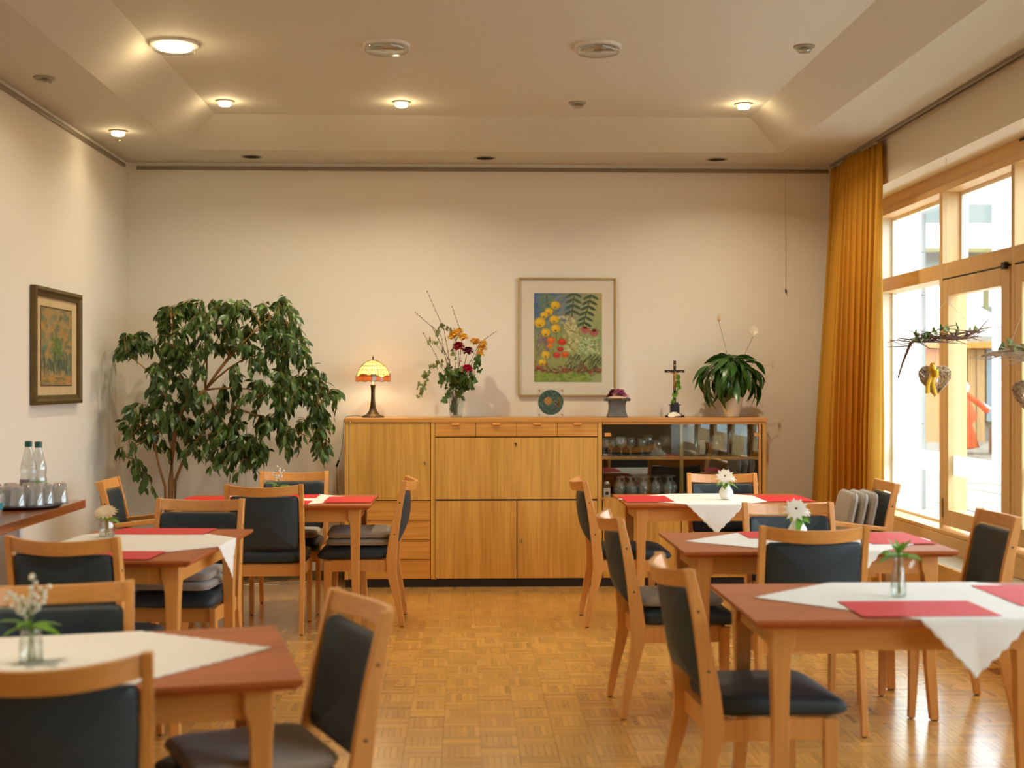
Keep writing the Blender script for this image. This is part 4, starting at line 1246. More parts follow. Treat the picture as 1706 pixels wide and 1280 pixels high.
# ------------------------------------------------------------------ pictures
def canvas(W, H, fn, name, m='art'):
    """a small painted sheet: one vertex per dab of colour"""
    img = fn()
    hh, ww = img.shape[:2]
    vs = [(-W / 2 + W * i / (ww - 1), 0, H / 2 - H * j / (hh - 1)) for j in range(hh) for i in range(ww)]
    fs = [(j * ww + i, (j + 1) * ww + i, (j + 1) * ww + i + 1, j * ww + i + 1) for j in range(hh - 1) for i in range(ww - 1)]
    me = bpy.data.meshes.new(name); me.from_pydata(vs, [], fs); me.materials.append(M[m])
    c = np.clip(img.reshape(-1, 3) / 255, 0, 1)
    c = np.where(c <= .04045, c / 12.92, ((c + .055) / 1.055) ** 2.4)
    set_col(me, c.astype(np.float32))
    return me
class Img:
    def __init__(s, w, h, seed=1):
        s.w, s.h = w, h; s.a = np.zeros((h, w, 3)); s.y, s.x = np.mgrid[0:h, 0:w].astype(float); s.r = np.random.RandomState(seed)
    def ell(s, cx, cy, rx, ry, c, al=1.0, soft=.35, ang=0.0):
        dx, dy = s.x - cx, s.y - cy
        X = dx * math.cos(ang) + dy * math.sin(ang); Y = -dx * math.sin(ang) + dy * math.cos(ang)
        d = np.sqrt((X / rx) ** 2 + (Y / ry) ** 2)
        k = np.clip((1 - d) / soft + .5, 0, 1)[..., None] * al
        s.a = s.a * (1 - k) + np.array(c, float) * k
    def line(s, x0, y0, x1, y1, wd, c, al=1.0):
        L2 = (x1 - x0) ** 2 + (y1 - y0) ** 2 + 1e-6
        t = np.clip(((s.x - x0) * (x1 - x0) + (s.y - y0) * (y1 - y0)) / L2, 0, 1)
        d = np.hypot(s.x - x0 - t * (x1 - x0), s.y - y0 - t * (y1 - y0))
        k = np.clip(wd - d + .5, 0, 1)[..., None] * al
        s.a = s.a * (1 - k) + np.array(c, float) * k
def garden():
    s = Img(130, 170, 4); r = s.r
    Y = (s.y / s.h)[..., None]; X = (s.x / s.w)[..., None]
    sky = np.array([84, 118, 158.]) * (1 - X) + np.array([190, 180, 116.]) * X
    grn = np.array([150, 156, 92.]) * (1 - X) + np.array([158, 176, 120.]) * X
    k = 1 / (1 + np.exp(-(Y - .36 + .22 * (X - .4)) * 18)); s.a = sky * (1 - k) + grn * k
    for i in range(90):
        x, y = r.uniform(0, 60), r.uniform(0, 62); s.line(x, y, x + r.uniform(6, 14), y - r.uniform(2, 8), 1.2, [(60, 96, 160), (150, 160, 150), (96, 130, 176), (120, 126, 110)][i % 4], .5)
    for i in range(170):
        x, y = r.uniform(0, 130), r.uniform(60, 150); s.line(x, y, x + r.uniform(-4, 4), y - r.uniform(4, 12), 1.2, [(120, 140, 70), (176, 184, 120), (96, 116, 66), (190, 180, 130)][i % 4], .4)
    for bx, by, tx, ty, n in ((24, 2, 26, 34, 4), (76, 0, 72, 44, 4), (108, 4, 92, 66, 6)):
        s.line(bx, by, tx, ty, 1.0, (84, 84, 50))
        for i in range(n):
            q = i / n; x = bx + (tx - bx) * q; y = by + (ty - by) * q
            for d in (-1, 1):
                s.ell(x + d * 7, y + 4, 8.5, 2.6, (66, 92, 66) if bx > 50 else (110, 140, 96), .9, ang=d * .5)
    for i in range(60):
        x, y = r.normal(70, 9), r.uniform(44, 112); s.ell(x, y, 3.8, 2.6, [(214, 206, 150), (190, 196, 130), (228, 216, 172)][i % 3], .8, ang=r.uniform(-1, 1))
        if i % 3 == 0: s.line(x, y, 69, y + 8, .6, (96, 104, 60), .7)
    for i in range(220):
        x, y = r.uniform(82, 124), r.uniform(84, 118); s.ell(x, y, 2, 1.7, [(176, 200, 146), (206, 214, 166), (130, 160, 96)][i % 3], .8)
    for i in range(40):
        x = r.uniform(4, 30); y = r.uniform(80, 130); s.line(x, y, x + r.uniform(-2, 4), y - 8, 1.2, (128, 104, 128), .7)
    for x, y, rr in ((40, 23, 9), (28, 35, 8), (19, 42, 7), (11, 56, 11), (38, 50, 9), (41, 67, 9), (22, 75, 9), (22, 117, 8), (16, 132, 7)):
        s.line(x, y, x + 3, y + 26, .8, (110, 120, 60), .8)
        s.ell(x, y, rr, rr * .85, (232, 186, 44)); s.ell(x - 2, y - 2, rr * .5, rr * .4, (246, 210, 84), .8); s.ell(x, y + rr * .5, 2.2, 1.6, (116, 90, 26), .8)
    for x, y, rr, c in ((32, 90, 8, (228, 110, 40)), (30, 101, 6, (220, 130, 50)), (53, 93, 8, (206, 56, 28)), (50, 107, 6, (190, 40, 40)), (43, 118, 7, (204, 56, 50)), (59, 117, 7, (220, 84, 30)), (62, 147, 7, (196, 84, 84)), (8, 142, 6, (176, 70, 70))):
        s.ell(x, y, rr, rr * .75, c); s.ell(x, y - 2, rr * .5, rr * .3, tuple(min(255, q_ + 34) for q_ in c), .7)
    for x, y in ((97, 68), (114, 73)):
        for k_ in range(7):
            a = PI * k_ / 6; s.ell(x + 6 * math.cos(a), y + 6 * math.sin(a), 4, 1.8, (190, 96, 100), .9, ang=a)
        s.ell(x, y - 2, 4, 3, (110, 32, 30))
    for i in range(240):
        x, y = r.uniform(60, 130), r.uniform(122, 150); s.line(x, y, x + r.uniform(2, 7), y - r.uniform(3, 9), .8, [(70, 92, 48), (130, 140, 84), (52, 66, 46), (160, 160, 110)][i % 4], .8)
    for i in range(160):
        x, y = r.uniform(0, 130), 140 + r.normal(8, 5); s.ell(x, y, 3, 2, [(84, 76, 44), (150, 70, 60), (110, 120, 60), (130, 60, 50)][i % 4], .6)
    for i in range(220):
        x, y = r.uniform(0, 106), r.uniform(153, 170); s.ell(x, y, 4, 2, [(130, 160, 60), (150, 176, 80), (104, 134, 54)][i % 3], .6)
    s.a += r.normal(0, 5, s.a.shape)
    return s.a
def woodland():
    s = Img(90, 130, 8); r = s.r
    s.a[:] = (150, 128, 80)
    for i in range(260):
        x, y = r.uniform(0, 90), r.uniform(0, 108); s.ell(x, y, r.uniform(3, 8), r.uniform(2, 7), [(78, 104, 90), (178, 130, 66), (104, 120, 98), (150, 132, 84), (64, 84, 74), (166, 116, 58)][i % 6], .4, ang=r.uniform(-1, 1))
    for i in range(60):
        x, y = r.normal(46, 8), r.normal(70, 12); s.ell(x, y, 4, 3, (80, 110, 44), .5)
    for i in range(70):
        x = r.uniform(0, 90); y = r.uniform(88, 116); s.line(x, y, x + r.uniform(-3, 3), y - 16, .9, (56, 76, 66), .7)
    for i in range(90):
        x, y = r.uniform(0, 90), r.uniform(116, 130); s.ell(x, y, 7, 1.8, [(186, 130, 66), (160, 124, 70), (92, 96, 60)][i % 3], .5)
    s.a += r.normal(0, 5, s.a.shape)
    return s.a
pc = thing('flower_picture', 'framed garden flower painting with a wide white mount above the sideboard', 'picture', ((863 + 1026) / 2 * 0 + 0.7545, 9.868, 1.43 + (640 - 561.5) * 9.87 / 2230))
W_, H_ = .724, .874
b = MB()
for a, c in (((-W_ / 2, -.024, -H_ / 2), (W_ / 2, 0, -H_ / 2 + .012)), ((-W_ / 2, -.024, H_ / 2 - .012), (W_ / 2, 0, H_ / 2)), ((-W_ / 2, -.024, -H_ / 2 + .012), (-W_ / 2 + .012, 0, H_ / 2 - .012)), ((W_ / 2 - .012, -.024, -H_ / 2 + .012), (W_ / 2, 0, H_ / 2 - .012))):
    b.bx(a, c)
part('frame', b, 'frame_gold', pc, bevel=.002)
part('mount', MB().bx((-W_ / 2 + .01, -.008, -H_ / 2 + .01), (W_ / 2 - .01, -.002, H_ / 2 - .01)), 'mount', pc)
link('painting', canvas(.502, .655, garden, 'painting'), pc, (.004, -.010, -.004))
part('picture_glass', MB().bx((-W_ / 2 + .012, -.016, -H_ / 2 + .012), (W_ / 2 - .012, -.014, H_ / 2 - .012)), 'acryl', pc)
pw = thing('woodland_picture', 'dark gilt framed woodland pastel with a beige mount on the left wall', 'picture', (WL + .003, 8.15, 1.652), PI / 2)
W_, H_ = .93, .685
b = MB()
fw = .055
def mitre(parent, name, W_, H_, fw, dep, m):
    b = MB()
    o_ = [(-W_ / 2, -H_ / 2), (W_ / 2, -H_ / 2), (W_ / 2, H_ / 2), (-W_ / 2, H_ / 2)]
    rings = []
    for ins, y in ((0, 0), (0, -dep), (fw * .35, -dep * 1.15), (fw * .6, -dep * .8), (fw, -dep * .55), (fw, 0)):
        rings.append([Vector((x - math.copysign(ins, x), y, z - math.copysign(ins, z))) for x, z in o_])
    b.loft(rings, False)
    return part(name, b, m, parent)
mitre(pw, 'frame', W_, H_, fw, .032, 'frame_old')
part('mount', MB().bx((-W_ / 2 + fw - .004, -.008, -H_ / 2 + fw - .004), (W_ / 2 - fw + .004, -.002, H_ / 2 - fw + .004)), 'mount_old', pw)
link('pastel', canvas(.60, .45, woodland, 'pastel'), pw, (.0, -.010, .0))
part('inner_slip', MB().bx((-.31, -.0095, -.235), (-.302, -.008, .235)).bx((.302, -.0095, -.235), (.31, -.008, .235)).bx((-.31, -.0095, -.235), (.31, -.008, -.227)).bx((-.31, -.0095, .227), (.31, -.008, .235)), 'frame_old', pw)
# hanging line with hook on the back wall
t = thing('picture_line', 'thin picture line with a small hook hanging down the back wall', 'hook', (1.9 + .495, 9.862, 2.12))
hx = (1313 - 775) * 9.862 / 2230 - 2.395
part('line', MB().tube([(hx, 0, .01), (hx, 0, .88)], .0012, 4), 'nylon', t)
part('hook', MB().bx((hx - .005, -.006, -.008), (hx + .005, .002, .012)).tube([(hx, -.004, -.006), (hx + .002, -.014, -.012), (hx, -.016, -.002)], .002, 5), 'cordb', t)

# ------------------------------------------------------------------ left counter with bottles and glasses
cn = thing('wall_counter', 'thick polished wooden counter slab along the left wall', 'counter', (WL, 6.85, .845))
part('slab', MB().loft([[Vector((0.002, 0, z)), Vector((.55, 0, z)), Vector((.552, -.8, z)), Vector((.547, -2.0, z)), Vector((.552, -3.6, z)), Vector((0.002, -3.6, z))] for z in (-.042, 0)]), 'slab', cn, bevel=.003)
part('support_panel', MB().bx((.003, -.55, -.84), (.40, -.51, -.042)), 'whitep', cn)
part('support_panel', MB().bx((.003, -3.2, -.84), (.40, -3.16, -.042)), 'whitep', cn)
ty = thing('round_tray', 'round dark tray on the wall counter carrying upturned glasses', 'tray', (-2.095, 6.42, .8455))
part('tray_plate', MB().lathe([(.16, 0), (.172, .004), (.185, .016), (.180, .017), (.168, .008), (0, .006)], 40), 'tray', ty, smooth=True)
k = 0
tumb = [(.026, 0), (.029, .004), (.036, .085), (.038, .098)]
ring8 = [(-.02 + .125 * math.cos(a), .125 * math.sin(a)) for a in [2 * PI * i / 9 - .6 for i in range(9)]] + [(-.02 + .045 * math.cos(a), .045 * math.sin(a)) for a in (0.3, 2.4, 4.5)] + [(.155, .02)]
names = ['first', 'second', 'third', 'fourth', 'fifth', 'sixth', 'seventh', 'eighth', 'ninth', 'tenth', 'eleventh', 'twelfth', 'thirteenth']
order = sorted(range(len(ring8)), key=lambda i: ring8[i][0] * 6.4 / (6.4 + ring8[i][1]))
for rank, i in enumerate(order):
    x, y = ring8[i]
    if (i == 12):
        x, y = (.148, .085)
    o = vessel('tumbler', '%s upturned tumbler from the left on the round tray' % names[rank], 'glass', tumb, (-2.095 + x, 6.42 + y, .8535), 'upturned tumblers on the tray', 'cup', 18, up=False)
    part('base_disc', MB().lathe([(.001, .0962), (.025, .0962), (.0262, .0995), (.001, .0995)], 18, cap=True), 'redrim', o)
def bottle(x, y, label, lab):
    t = thing('water_bottle', label, 'bottle', (x, y, .8457), 0, 'water bottles on the wall counter')
    b = MB().lathe([(.036, 0), (.041, .005), (.041, .11), (.036, .135), (.040, .155), (.039, .175), (.030, .215), (.017, .262), (.0145, .285)], 26, cap=False)
    o = part('glass_body', b, 'cup', t, smooth=True)
    part('screw_cap', MB().lathe([(.0165, .272), (.0175, .275), (.0175, .298), (.015, .301), (0, .301)], 18), 'capg', t)
    part('label_sleeve', MB().lathe([(.0415, .035), (.0418, .036), (.0418, .108), (.0415, .109)], 26, cap=False), lab, t)
bottle(-2.168, 6.73, 'water bottle with green cap, the farther one with a pale grey label', mat('grey_label', (150, 146, 150), .6))
bottle(-2.098, 6.66, 'water bottle with green cap, the nearer one with a light green label', 'label_green')
t = vessel('teal_cup', 'clear cup with a teal band at the near end of the tray', 'cup', tumb, (-2.095 + .02, 5.98, .8457))
part('teal_band', MB().lathe([(.0345, .03), (.0365, .06)], 18, cap=False), 'teal', t)

# ------------------------------------------------------------------ hanging decorations
def px_(u, v, X, Y):
    return None
def wreath(loc, label_b, label_h, m, sc_, seed, grey):
    X, Y, Z = loc
    q = random.Random(seed)
    t = thing('hanging_branch', label_b, 'decoration', (X, Y, Z), 0, 'hanging branch decorations')
    if grey:
        pts = [Vector((0, -.30, -.02)), Vector((0, -.24, -.01)), Vector((.0, -.17, .0)), Vector((0, -.08, -.01)), Vector((0, 0, -.02)), Vector((0, .12, -.01)), Vector((0, .22, .02)), Vector((0, .32, .05))]
    else:
        pts = [Vector((0, -.285, -.235)), Vector((0, -.255, -.14)), Vector((.0, -.21, -.03)), Vector((0, -.12, .01)), Vector((0, 0, .0)), Vector((0, .10, .0)), Vector((0, .19, .04)), Vector((0, .26, .12))]
    pts = [Vector((p.y * sc_, 0, p.z * sc_)) for p in pts]
    part('branch', MB().tube(pts, [.004, .006, .010, .010, .009, .008, .006, .003] if not grey else [.006, .010, .014, .016, .016, .014, .010, .004], 7), m, t, smooth=True)
    for k in range(42):
        c = pts[q.choice((2, 3, 4, 5))].lerp(pts[6 if q.random() < .4 else 4], q.random() * .6) + Vector((0, q.uniform(-.02, .02), q.uniform(-.02, .02)))
        d = Vector((q.choice((-1, 1)) * q.uniform(.08, .22), q.uniform(-.04, .04), q.uniform(-.045, .05)))
        part('sprig', MB().tube([c, c + d * .5 + Vector((0, 0, q.uniform(-.02, .02))), c + d], [.0042, .003, .0016], 5), m, t)
    for k in range(34):
        c = pts[2].lerp(pts[6], q.random()) + Vector((q.uniform(-.02, .02), q.uniform(-.03, .02), q.uniform(-.02, .05)))
        o = link('ivy_leaf', IV[q.choice((0, 2, 2, 3))], t, c, (q.uniform(1.0, 2.0), q.uniform(-.6, .6), q.uniform(0, 6.28))); o.scale = [q.uniform(.7, 1.15)] * 3
    top = Vector((.0, 0, 2.765 - Z)); jn = Vector((.0, 0, .22 if not grey else .30))
    part('hanging_line', MB().tube([top, jn], .0012, 4), 'nylon', t)
    part('hanging_line', MB().tube([jn, pts[2] + Vector((.02, 0, 0))], .0014, 4), 'nylon', t)
    part('hanging_line', MB().tube([jn, pts[6]], .0014, 4), 'nylon', t)
    part('ceiling_hook', MB().tube([top + Vector((0, 0, -.03)), top + Vector((0, 0, .0))], .002, 5).lathe([(.004, -.002), (.006, .002), (0, .004)], 8, top), 'steel', t)
    # heart
    hz = -.155 * sc_
    h = thing('wicker_heart', label_h, 'decoration', (X - (0 if grey else .07), Y - .01, Z + hz), 0, 'wicker hearts at the windows')
    def hp(a, s_=1.0):
        x = 16 * math.sin(a) ** 3; z = 13 * math.cos(a) - 5 * math.cos(2 * a) - 2 * math.cos(3 * a) - math.cos(4 * a)
        return Vector((x / 16 * .098 * s_, 0, (z - 12) / 17 * .108 * s_ - .01))
    for rep in range(5):
        part('wicker_rim', MB().tube([hp(2 * PI * k / 40, .97 - .015 * rep) + Vector((q.uniform(-.003, .003), q.uniform(-.012, .012), q.uniform(-.003, .003))) for k in range(41)], .0028, 5, cap=False), 'wicker', h)
    b = MB(); b2 = MB()
    for k in range(150):
        a1 = q.uniform(0, 2 * PI); a2 = a1 + q.uniform(.7, 2.4)
        p1, p2 = hp(a1, .95), hp(a2, .95)
        mid = (p1 + p2) / 2 + Vector((0, q.uniform(-.035, .03), 0))
        (b if k % 4 else b2).tube([p1, p1.lerp(mid, .6) + Vector((0, mid.y * .5, 0)), mid, p2.lerp(mid, .5) + Vector((0, mid.y * .3, 0)), p2], .0019, 4, cap=False)
    part('wicker_weave', b, 'wicker', h, kind='stuff')
    part('pale_twine', b2, 'wicker_w', h)
    rx = -.03 if not grey else .045
    part('ribbon_bow', MB().grid(lambda u, v: Vector((rx + .024 * math.cos(2 * PI * u) * (.6 + .4 * v), -.045 + .02 * math.sin(2 * PI * u), .0 - .035 * v + .01 * math.sin(4 * PI * u))), 14, 3)
         .grid(lambda u, v: Vector((rx + .018 + .016 * math.cos(2 * PI * u), -.05 + .014 * math.sin(2 * PI * u), -.03 - .045 * v)), 12, 3), 'ribbon', h, smooth=True, solid=.001)
    for dx, L_ in ((-.035, .15), (.012, .16)):
        part('ribbon_tail', MB().grid(lambda u, v: Vector((rx + dx * v + (u - .5) * (.018 + .008 * v) + .006 * math.sin(v * 8), -.048 + .006 * math.sin(v * 9), -.02 - L_ * v)), 2, 12), 'ribbon', h, smooth=True, solid=.001)
    part('hanging_line', MB().tube([(0 if grey else .03, .0, .155 * sc_), (0, 0, .0), (-.0, 0, -.035)], .001, 4), 'nylon', h)
    return t, h
wreath((2.82, 7.76, 1.70), 'brown twig branch with ivy hanging in front of the left window', 'wicker heart with a yellow ribbon under the brown twig branch', 'twig', 1.0, 5, False)
t, h = wreath((2.80, 6.54, 1.585), 'pale driftwood branch with leaves hanging at the right window', 'wicker heart with a yellow ribbon under the pale driftwood branch', 'twig_g', .82, 6, True)
flower_ball(h, 'pink_blossom', (.075, -.04, -.07), .018, 'petal_pink', 18, seed=77)

# ------------------------------------------------------------------ dining tables
TW, TD, TH = 1.16, .735, .73
def make_table():
    t = thing('dining_table', '', 'table', group='dining tables')
    def rr(i, z):
        return [Vector((sx_ * (TW / 2 - i), sy_ * (TD / 2 - i), z)) for sx_, sy_ in ((-1, -1), (1, -1), (1, 1), (-1, 1))]
    part('tabletop', MB().loft([rr(.022, TH - .028), rr(0, TH - .012), rr(0, TH)]), 'top', t, bevel=.002)
    ax, ay = TW / 2 - .09, TD / 2 - .09
    za, zb_ = TH - .105, TH - .0285
    for s_ in (-1, 1):
        part('apron', MB().bx((-ax + .02, s_ * ay - .010, za), (ax - .02, s_ * ay + .010, zb_)), 'beech_x', t, bevel=.001)
    for s_ in (-1, 1):
        part('apron', MB().bx((s_ * ax - .010, -ay + .02, za), (s_ * ax + .010, ay - .02, zb_)), 'beech', t, bevel=.001)
    for sx_ in (-1, 1):
        for sy_ in (-1, 1):
            rings = []
            # z, offset outward, half size x inner/outer
            for z, out, hw, gus in ((0.004, .012, .019, 0), (.10, .006, .021, 0), (.25, -.002, .0235, 0), (.45, -.004, .026, 0), (TH - .15, -.002, .028, .002), (TH - .11, 0, .028, .008), (TH - .085, 0, .028, .018), (TH - .0285, 0, .028, .020)):
                cx, cyy = ax + out, ay + out
                x_o, x_i = cx + hw * .9, cx - hw - gus
                y_o, y_i = cyy + hw * .9, cyy - hw - gus
                ring = [Vector((sx_ * x_i, sy_ * y_i, z)), Vector((sx_ * x_o, sy_ * y_i, z)), Vector((sx_ * x_o, sy_ * y_o, z)), Vector((sx_ * x_i, sy_ * y_o, z))]
                if sx_ * sy_ < 0:
                    ring.reverse()
                rings.append(ring)
            lg = part('leg', MB().loft(rings), 'beech', t, bevel=.004)
            part('glide', MB().bx((sx_ * (ax + .012) - .012, sy_ * (ay + .012) - .012, 0), (sx_ * (ax + .012) + .012, sy_ * (ay + .012) + .012, .004)), 'rubber', lg)
    return t
TB = {'R3': (1.515, 8.10, 0), 'R2': (1.49, 5.91, 0), 'R1': (1.435, 4.29, 0), 'L3': (-1.125, 8.11, 0), 'L2': (-1.42, 5.935, math.radians(90 - 3.2)), 'L1': (-1.03, 3.41, math.radians(13.3))}
TL = {'R3': 'rectangular dining table at the back right before the glass cabinet', 'R2': 'middle dining table of the right row', 'R1': 'nearest dining table of the right row with a glass bottle vase',
      'L3': 'dining table at the back left beside the sideboard', 'L2': 'middle dining table on the left, standing lengthwise', 'L1': 'nearest dining table at the lower left, slightly turned'}
proto_t = make_table()
for i, k in enumerate(TB):
    o = proto_t if i == 0 else copy_tree(proto_t)
    x, y, r_ = TB[k]
    o.location = (x, y, 0); o.rotation_euler = (0, 0, r_); o['label'] = TL[k]

# cloths: a square laid diagonally, its corners folding down over the edges
def cloth(k, off, side, ang, label, seed):
    x, y, r_ = TB[k]
    q = random.Random(seed)
    N = 46
    ph = [q.uniform(0, 6) for _ in range(4)]
    hx, hy = TW / 2 + .003, TD / 2 + .003
    def fn(u, v):
        a, c = (u - .5) * side, (v - .5) * side
        edge = max(abs(u - .5), abs(v - .5)) * 2
        if edge > .999:
            w_ = (a if abs(u - .5) < abs(v - .5) else c)
            s_ = 1 + .008 * math.sin(w_ * 150)
            a *= s_; c *= s_
        X = a * math.cos(ang) - c * math.sin(ang) + off[0]
        Y = a * math.sin(ang) + c * math.cos(ang) + off[1]
        z = TH + .0022 + .0006 * math.sin(9 * X + ph[0]) * math.sin(8 * Y + ph[1])
        over_y = max(0, abs(Y) - hy); over_x = max(0, abs(X) - hx)
        if over_y > 0:
            sgn = math.copysign(1, Y)
            wv = .010 * math.sin(12 * X + ph[2]) * min(1, over_y * 9)
            Y = sgn * (hy + .002 + abs(wv) + .06 * over_y); z -= over_y * .985
        if over_x > 0:
            sgn = math.copysign(1, X)
            wv = .010 * math.sin(12 * Y + ph[3]) * min(1, over_x * 9)
            X = sgn * (hx + .002 + abs(wv) + .06 * over_x); z -= over_x * .985
        return Vector((X, Y, z))
    o = part('tablecloth', MB().grid(fn, N * 2, N * 2), 'cloth', None, smooth=True, loc=(x, y, 0), rot=(0, 0, r_), solid=.0012)
    tag(o, label, 'tablecloth', 'white tablecloths laid diagonally')
D45 = PI / 4
cloth('R3', (1.456 - 1.515, 8.10 - 8.10 - .0), .77, D45, 'white diamond cloth on the back right table, one corner hanging down', 1)
cloth('R2', (1.55 - 1.49, 5.93 - 5.91), .82, D45 + .03, 'white diamond cloth on the middle table of the right row', 2)
cloth('R1', (1.525 - 1.435, 4.33 - 4.29), .825, D45 - .03, 'white diamond cloth with a long hanging corner on the nearest right table', 3)
cloth('L3', (0.0, 0.03), .80, D45, 'white diamond cloth showing between red mats on the back left table', 4)
cloth('L2', (0.02, .06), .84, D45 + .04, 'white diamond cloth on the lengthwise table, corner hanging at the aisle', 5)
cloth('L1', (-.055, .03), .84, D45, 'plain white scalloped cloth on the nearest left table', 6)

def mat_on(k, lx_, ly_, rot, label, w_=.42, d_=.285):
    x, y, r_ = TB[k]
    p = Matrix.Rotation(r_, 3, 'Z') @ Vector((lx_, ly_, 0))
    o = part('placemat', pad(w_, d_, .001, .004, .0004, 0, 2, 1), 'red', None, loc=(x + p.x, y + p.y, TH + .0040), rot=(0, 0, r_ + rot))
    tag(o, label, 'placemat', 'red paper placemats')
H = PI / 2
mat_on('R3', -.42, -.02, H, 'red placemat at the left end of the back right table')
mat_on('R3', .42, -.02, H, 'red placemat at the right end of the back right table')
mat_on('R2', .0, .215, 0, 'red placemat on the far side of the middle right table', .42, .26)
mat_on('R2', .425, .06, H, 'red placemat at the window end of the middle right table')
mat_on('R1', -.035, -.19, 0, 'red placemat on the near side of the nearest right table', .42, .285)
mat_on('R1', .45, .06, H, 'red placemat at the window end of the nearest right table')
mat_on('L3', .43, -.02, H, 'red placemat at the right end of the back left table')
mat_on('L3', -.435, -.02, H, 'red placemat at the left end of the back left table')
mat_on('L3', .0, .225, 0, 'red placemat on the far side of the back left table', .43, .26)
mat_on('L3', .0, -.215, 0, 'red placemat on the near side of the back left table', .43, .26)
mat_on('L2', .44, .03, H, 'red placemat at the far end of the lengthwise left table', .45, .26)
mat_on('L2', -.44, .03, H, 'red placemat at the near end of the lengthwise left table', .45, .26)

# ------------------------------------------------------------------ chairs
UP = [(-.268, .004, .014), (-.262, .05, .016), (-.243, .15, .020), (-.220, .25, .025), (-.205, .33, .030), (-.205, .40, .031), (-.212, .47, .029), (-.228, .58, .025), (-.247, .69, .021), (-.268, .79, .018), (-.284, .86, .016)]
def yback(z):
    for (ya, za, _), (yb, zb_, _) in zip(UP, UP[1:]):
        if za <= z <= zb_:
            return ya + (yb - ya) * (z - za) / (zb_ - za)
    return UP[-1][0]
def bow(x, w_=.20):
    return -.052 * (1 - (x / w_) ** 2)
def make_chair(arm=False):
    t = thing('armchair' if arm else 'dining_chair', '', 'chair', group='wooden armchairs at table ends' if arm else 'wooden dining chairs')
    for s_ in (-1, 1):
        rings = [[Vector((s_ * .210 - .013, y - h, z)), Vector((s_ * .210 + .013, y - h, z)), Vector((s_ * .210 + .013, y + h, z)), Vector((s_ * .210 - .013, y + h, z))] for y, z, h in UP]
        lg = part('rear_leg', MB().loft(rings), 'beech', t, bevel=.003)
        part('glide', MB().lathe([(.009, 0), (.010, .005)], 10, (s_ * .210, -.268, 0)), 'rubber', lg)
        b = MB()
        for z in (.545, .73):
            for e_ in (-1, 1):
                b.lathe([(.0045, 0), (.0045, .0015), (0, .002)], 8, (s_ * .210 + e_ * .013, yback(z), z), tilt=(0, e_ * PI / 2, 0))
        part('screws', b, 'rubber', lg)
    for s_ in (-1, 1):
        rings = []
        top = .63 if arm else .39
        for z, y, h in ((.004, .178, .014), (.12, .172, .017), (.25, .168, .021), (.39, .168, .024)) + (((.52, .15, .019), (.625, .135, .018)) if arm else ()):
            rings.append([Vector((s_ * .205 - .014, y - h, z)), Vector((s_ * .205 + .014, y - h, z)), Vector((s_ * .205 + .014, y + h, z)), Vector((s_ * .205 - .014, y + h, z))])
        lg = part('front_leg', MB().loft(rings), 'beech', t, bevel=.003)
        part('glide', MB().lathe([(.009, 0), (.010, .005)], 10, (s_ * .205, .178, 0)), 'rubber', lg)
    ap = MB().bx((-.196, -.20, .325), (.196, -.18, .392)); part('apron', ap, 'beech_x', t, bevel=.002)
    part('apron', MB().bx((-.191, .158, .325), (.191, .178, .392)), 'beech_x', t, bevel=.002)
    for s_ in (-1, 1):
        part('apron', MB().bx((s_ * .205 - .010, -.175, .325), (s_ * .205 + .010, .144, .392)), 'beech', t, bevel=.002)
    # seat: rounded pad that rolls over at the front
    sp = pad(.432, .425, .066, .05, .026, .012, 5, 5)
    def sf(p):
        y = p.y + .022
        z = p.z + .394
        if y > .12:
            z -= 2.2 * (y - .12) ** 2 * (p.z / .07)
        w_ = 1.0 - .07 * max(0, (-p.y) / .21) if p.y < 0 else 1.0
        return Vector((p.x * (w_ if abs(p.x) > .1 else 1), y, z))
    sp.bend(sf)
    for i, p in enumerate(sp.v):
        if abs(p[0]) > .192 and p[1] < -.165:
            sp.v[i] = (math.copysign(.192, p[0]), p[1], p[2])
    part('seat', sp, 'leather', t, smooth=True)
    # back panel between the uprights
    bp_ = pad(.388, .305, .038, .022, .016, .004, 4, 5)
    def bf(p):
        z = .640 + p.y
        x = p.x
        y = yback(z) + bow(x) - .019 + p.z
        return Vector((x, y + .004, z))
    bp_.bend(bf)
    part('backrest', bp_, 'leather', t, smooth=True)
    # curved top rail
    rings = []
    for k in range(13):
        x = -.197 + .394 * k / 12
        yb0, yb1 = yback(.80) + bow(x) * 1.25, yback(.858) + bow(x) * 1.25
        dz = -.012 * (1 - (x / .197) ** 2)
        rings.append([Vector((x, yb0 - .012, .803 + dz)), Vector((x, yb0 + .012, .803 + dz)), Vector((x, yb1 + .010, .857 + dz)), Vector((x, yb1 - .010, .857 + dz))])
    part('top_rail', MB().loft(rings), 'beech_x', t, bevel=.003)
    if arm:
        for s_ in (-1, 1):
            rings = []
            for k, (y, z, h) in enumerate(((-.225, .600, .012), (-.1, .612, .013), (.05, .630, .014), (.155, .640, .014))):
                w_ = .017 + .005 * k
                rings.append([Vector((s_ * .208 - w_, y, z - h)), Vector((s_ * .208 + w_, y, z - h)), Vector((s_ * .208 + w_, y, z + h)), Vector((s_ * .208 - w_, y, z + h))])
            part('armrest', MB().loft(rings), 'beech', t, bevel=.005)
    return t
rad = math.radians
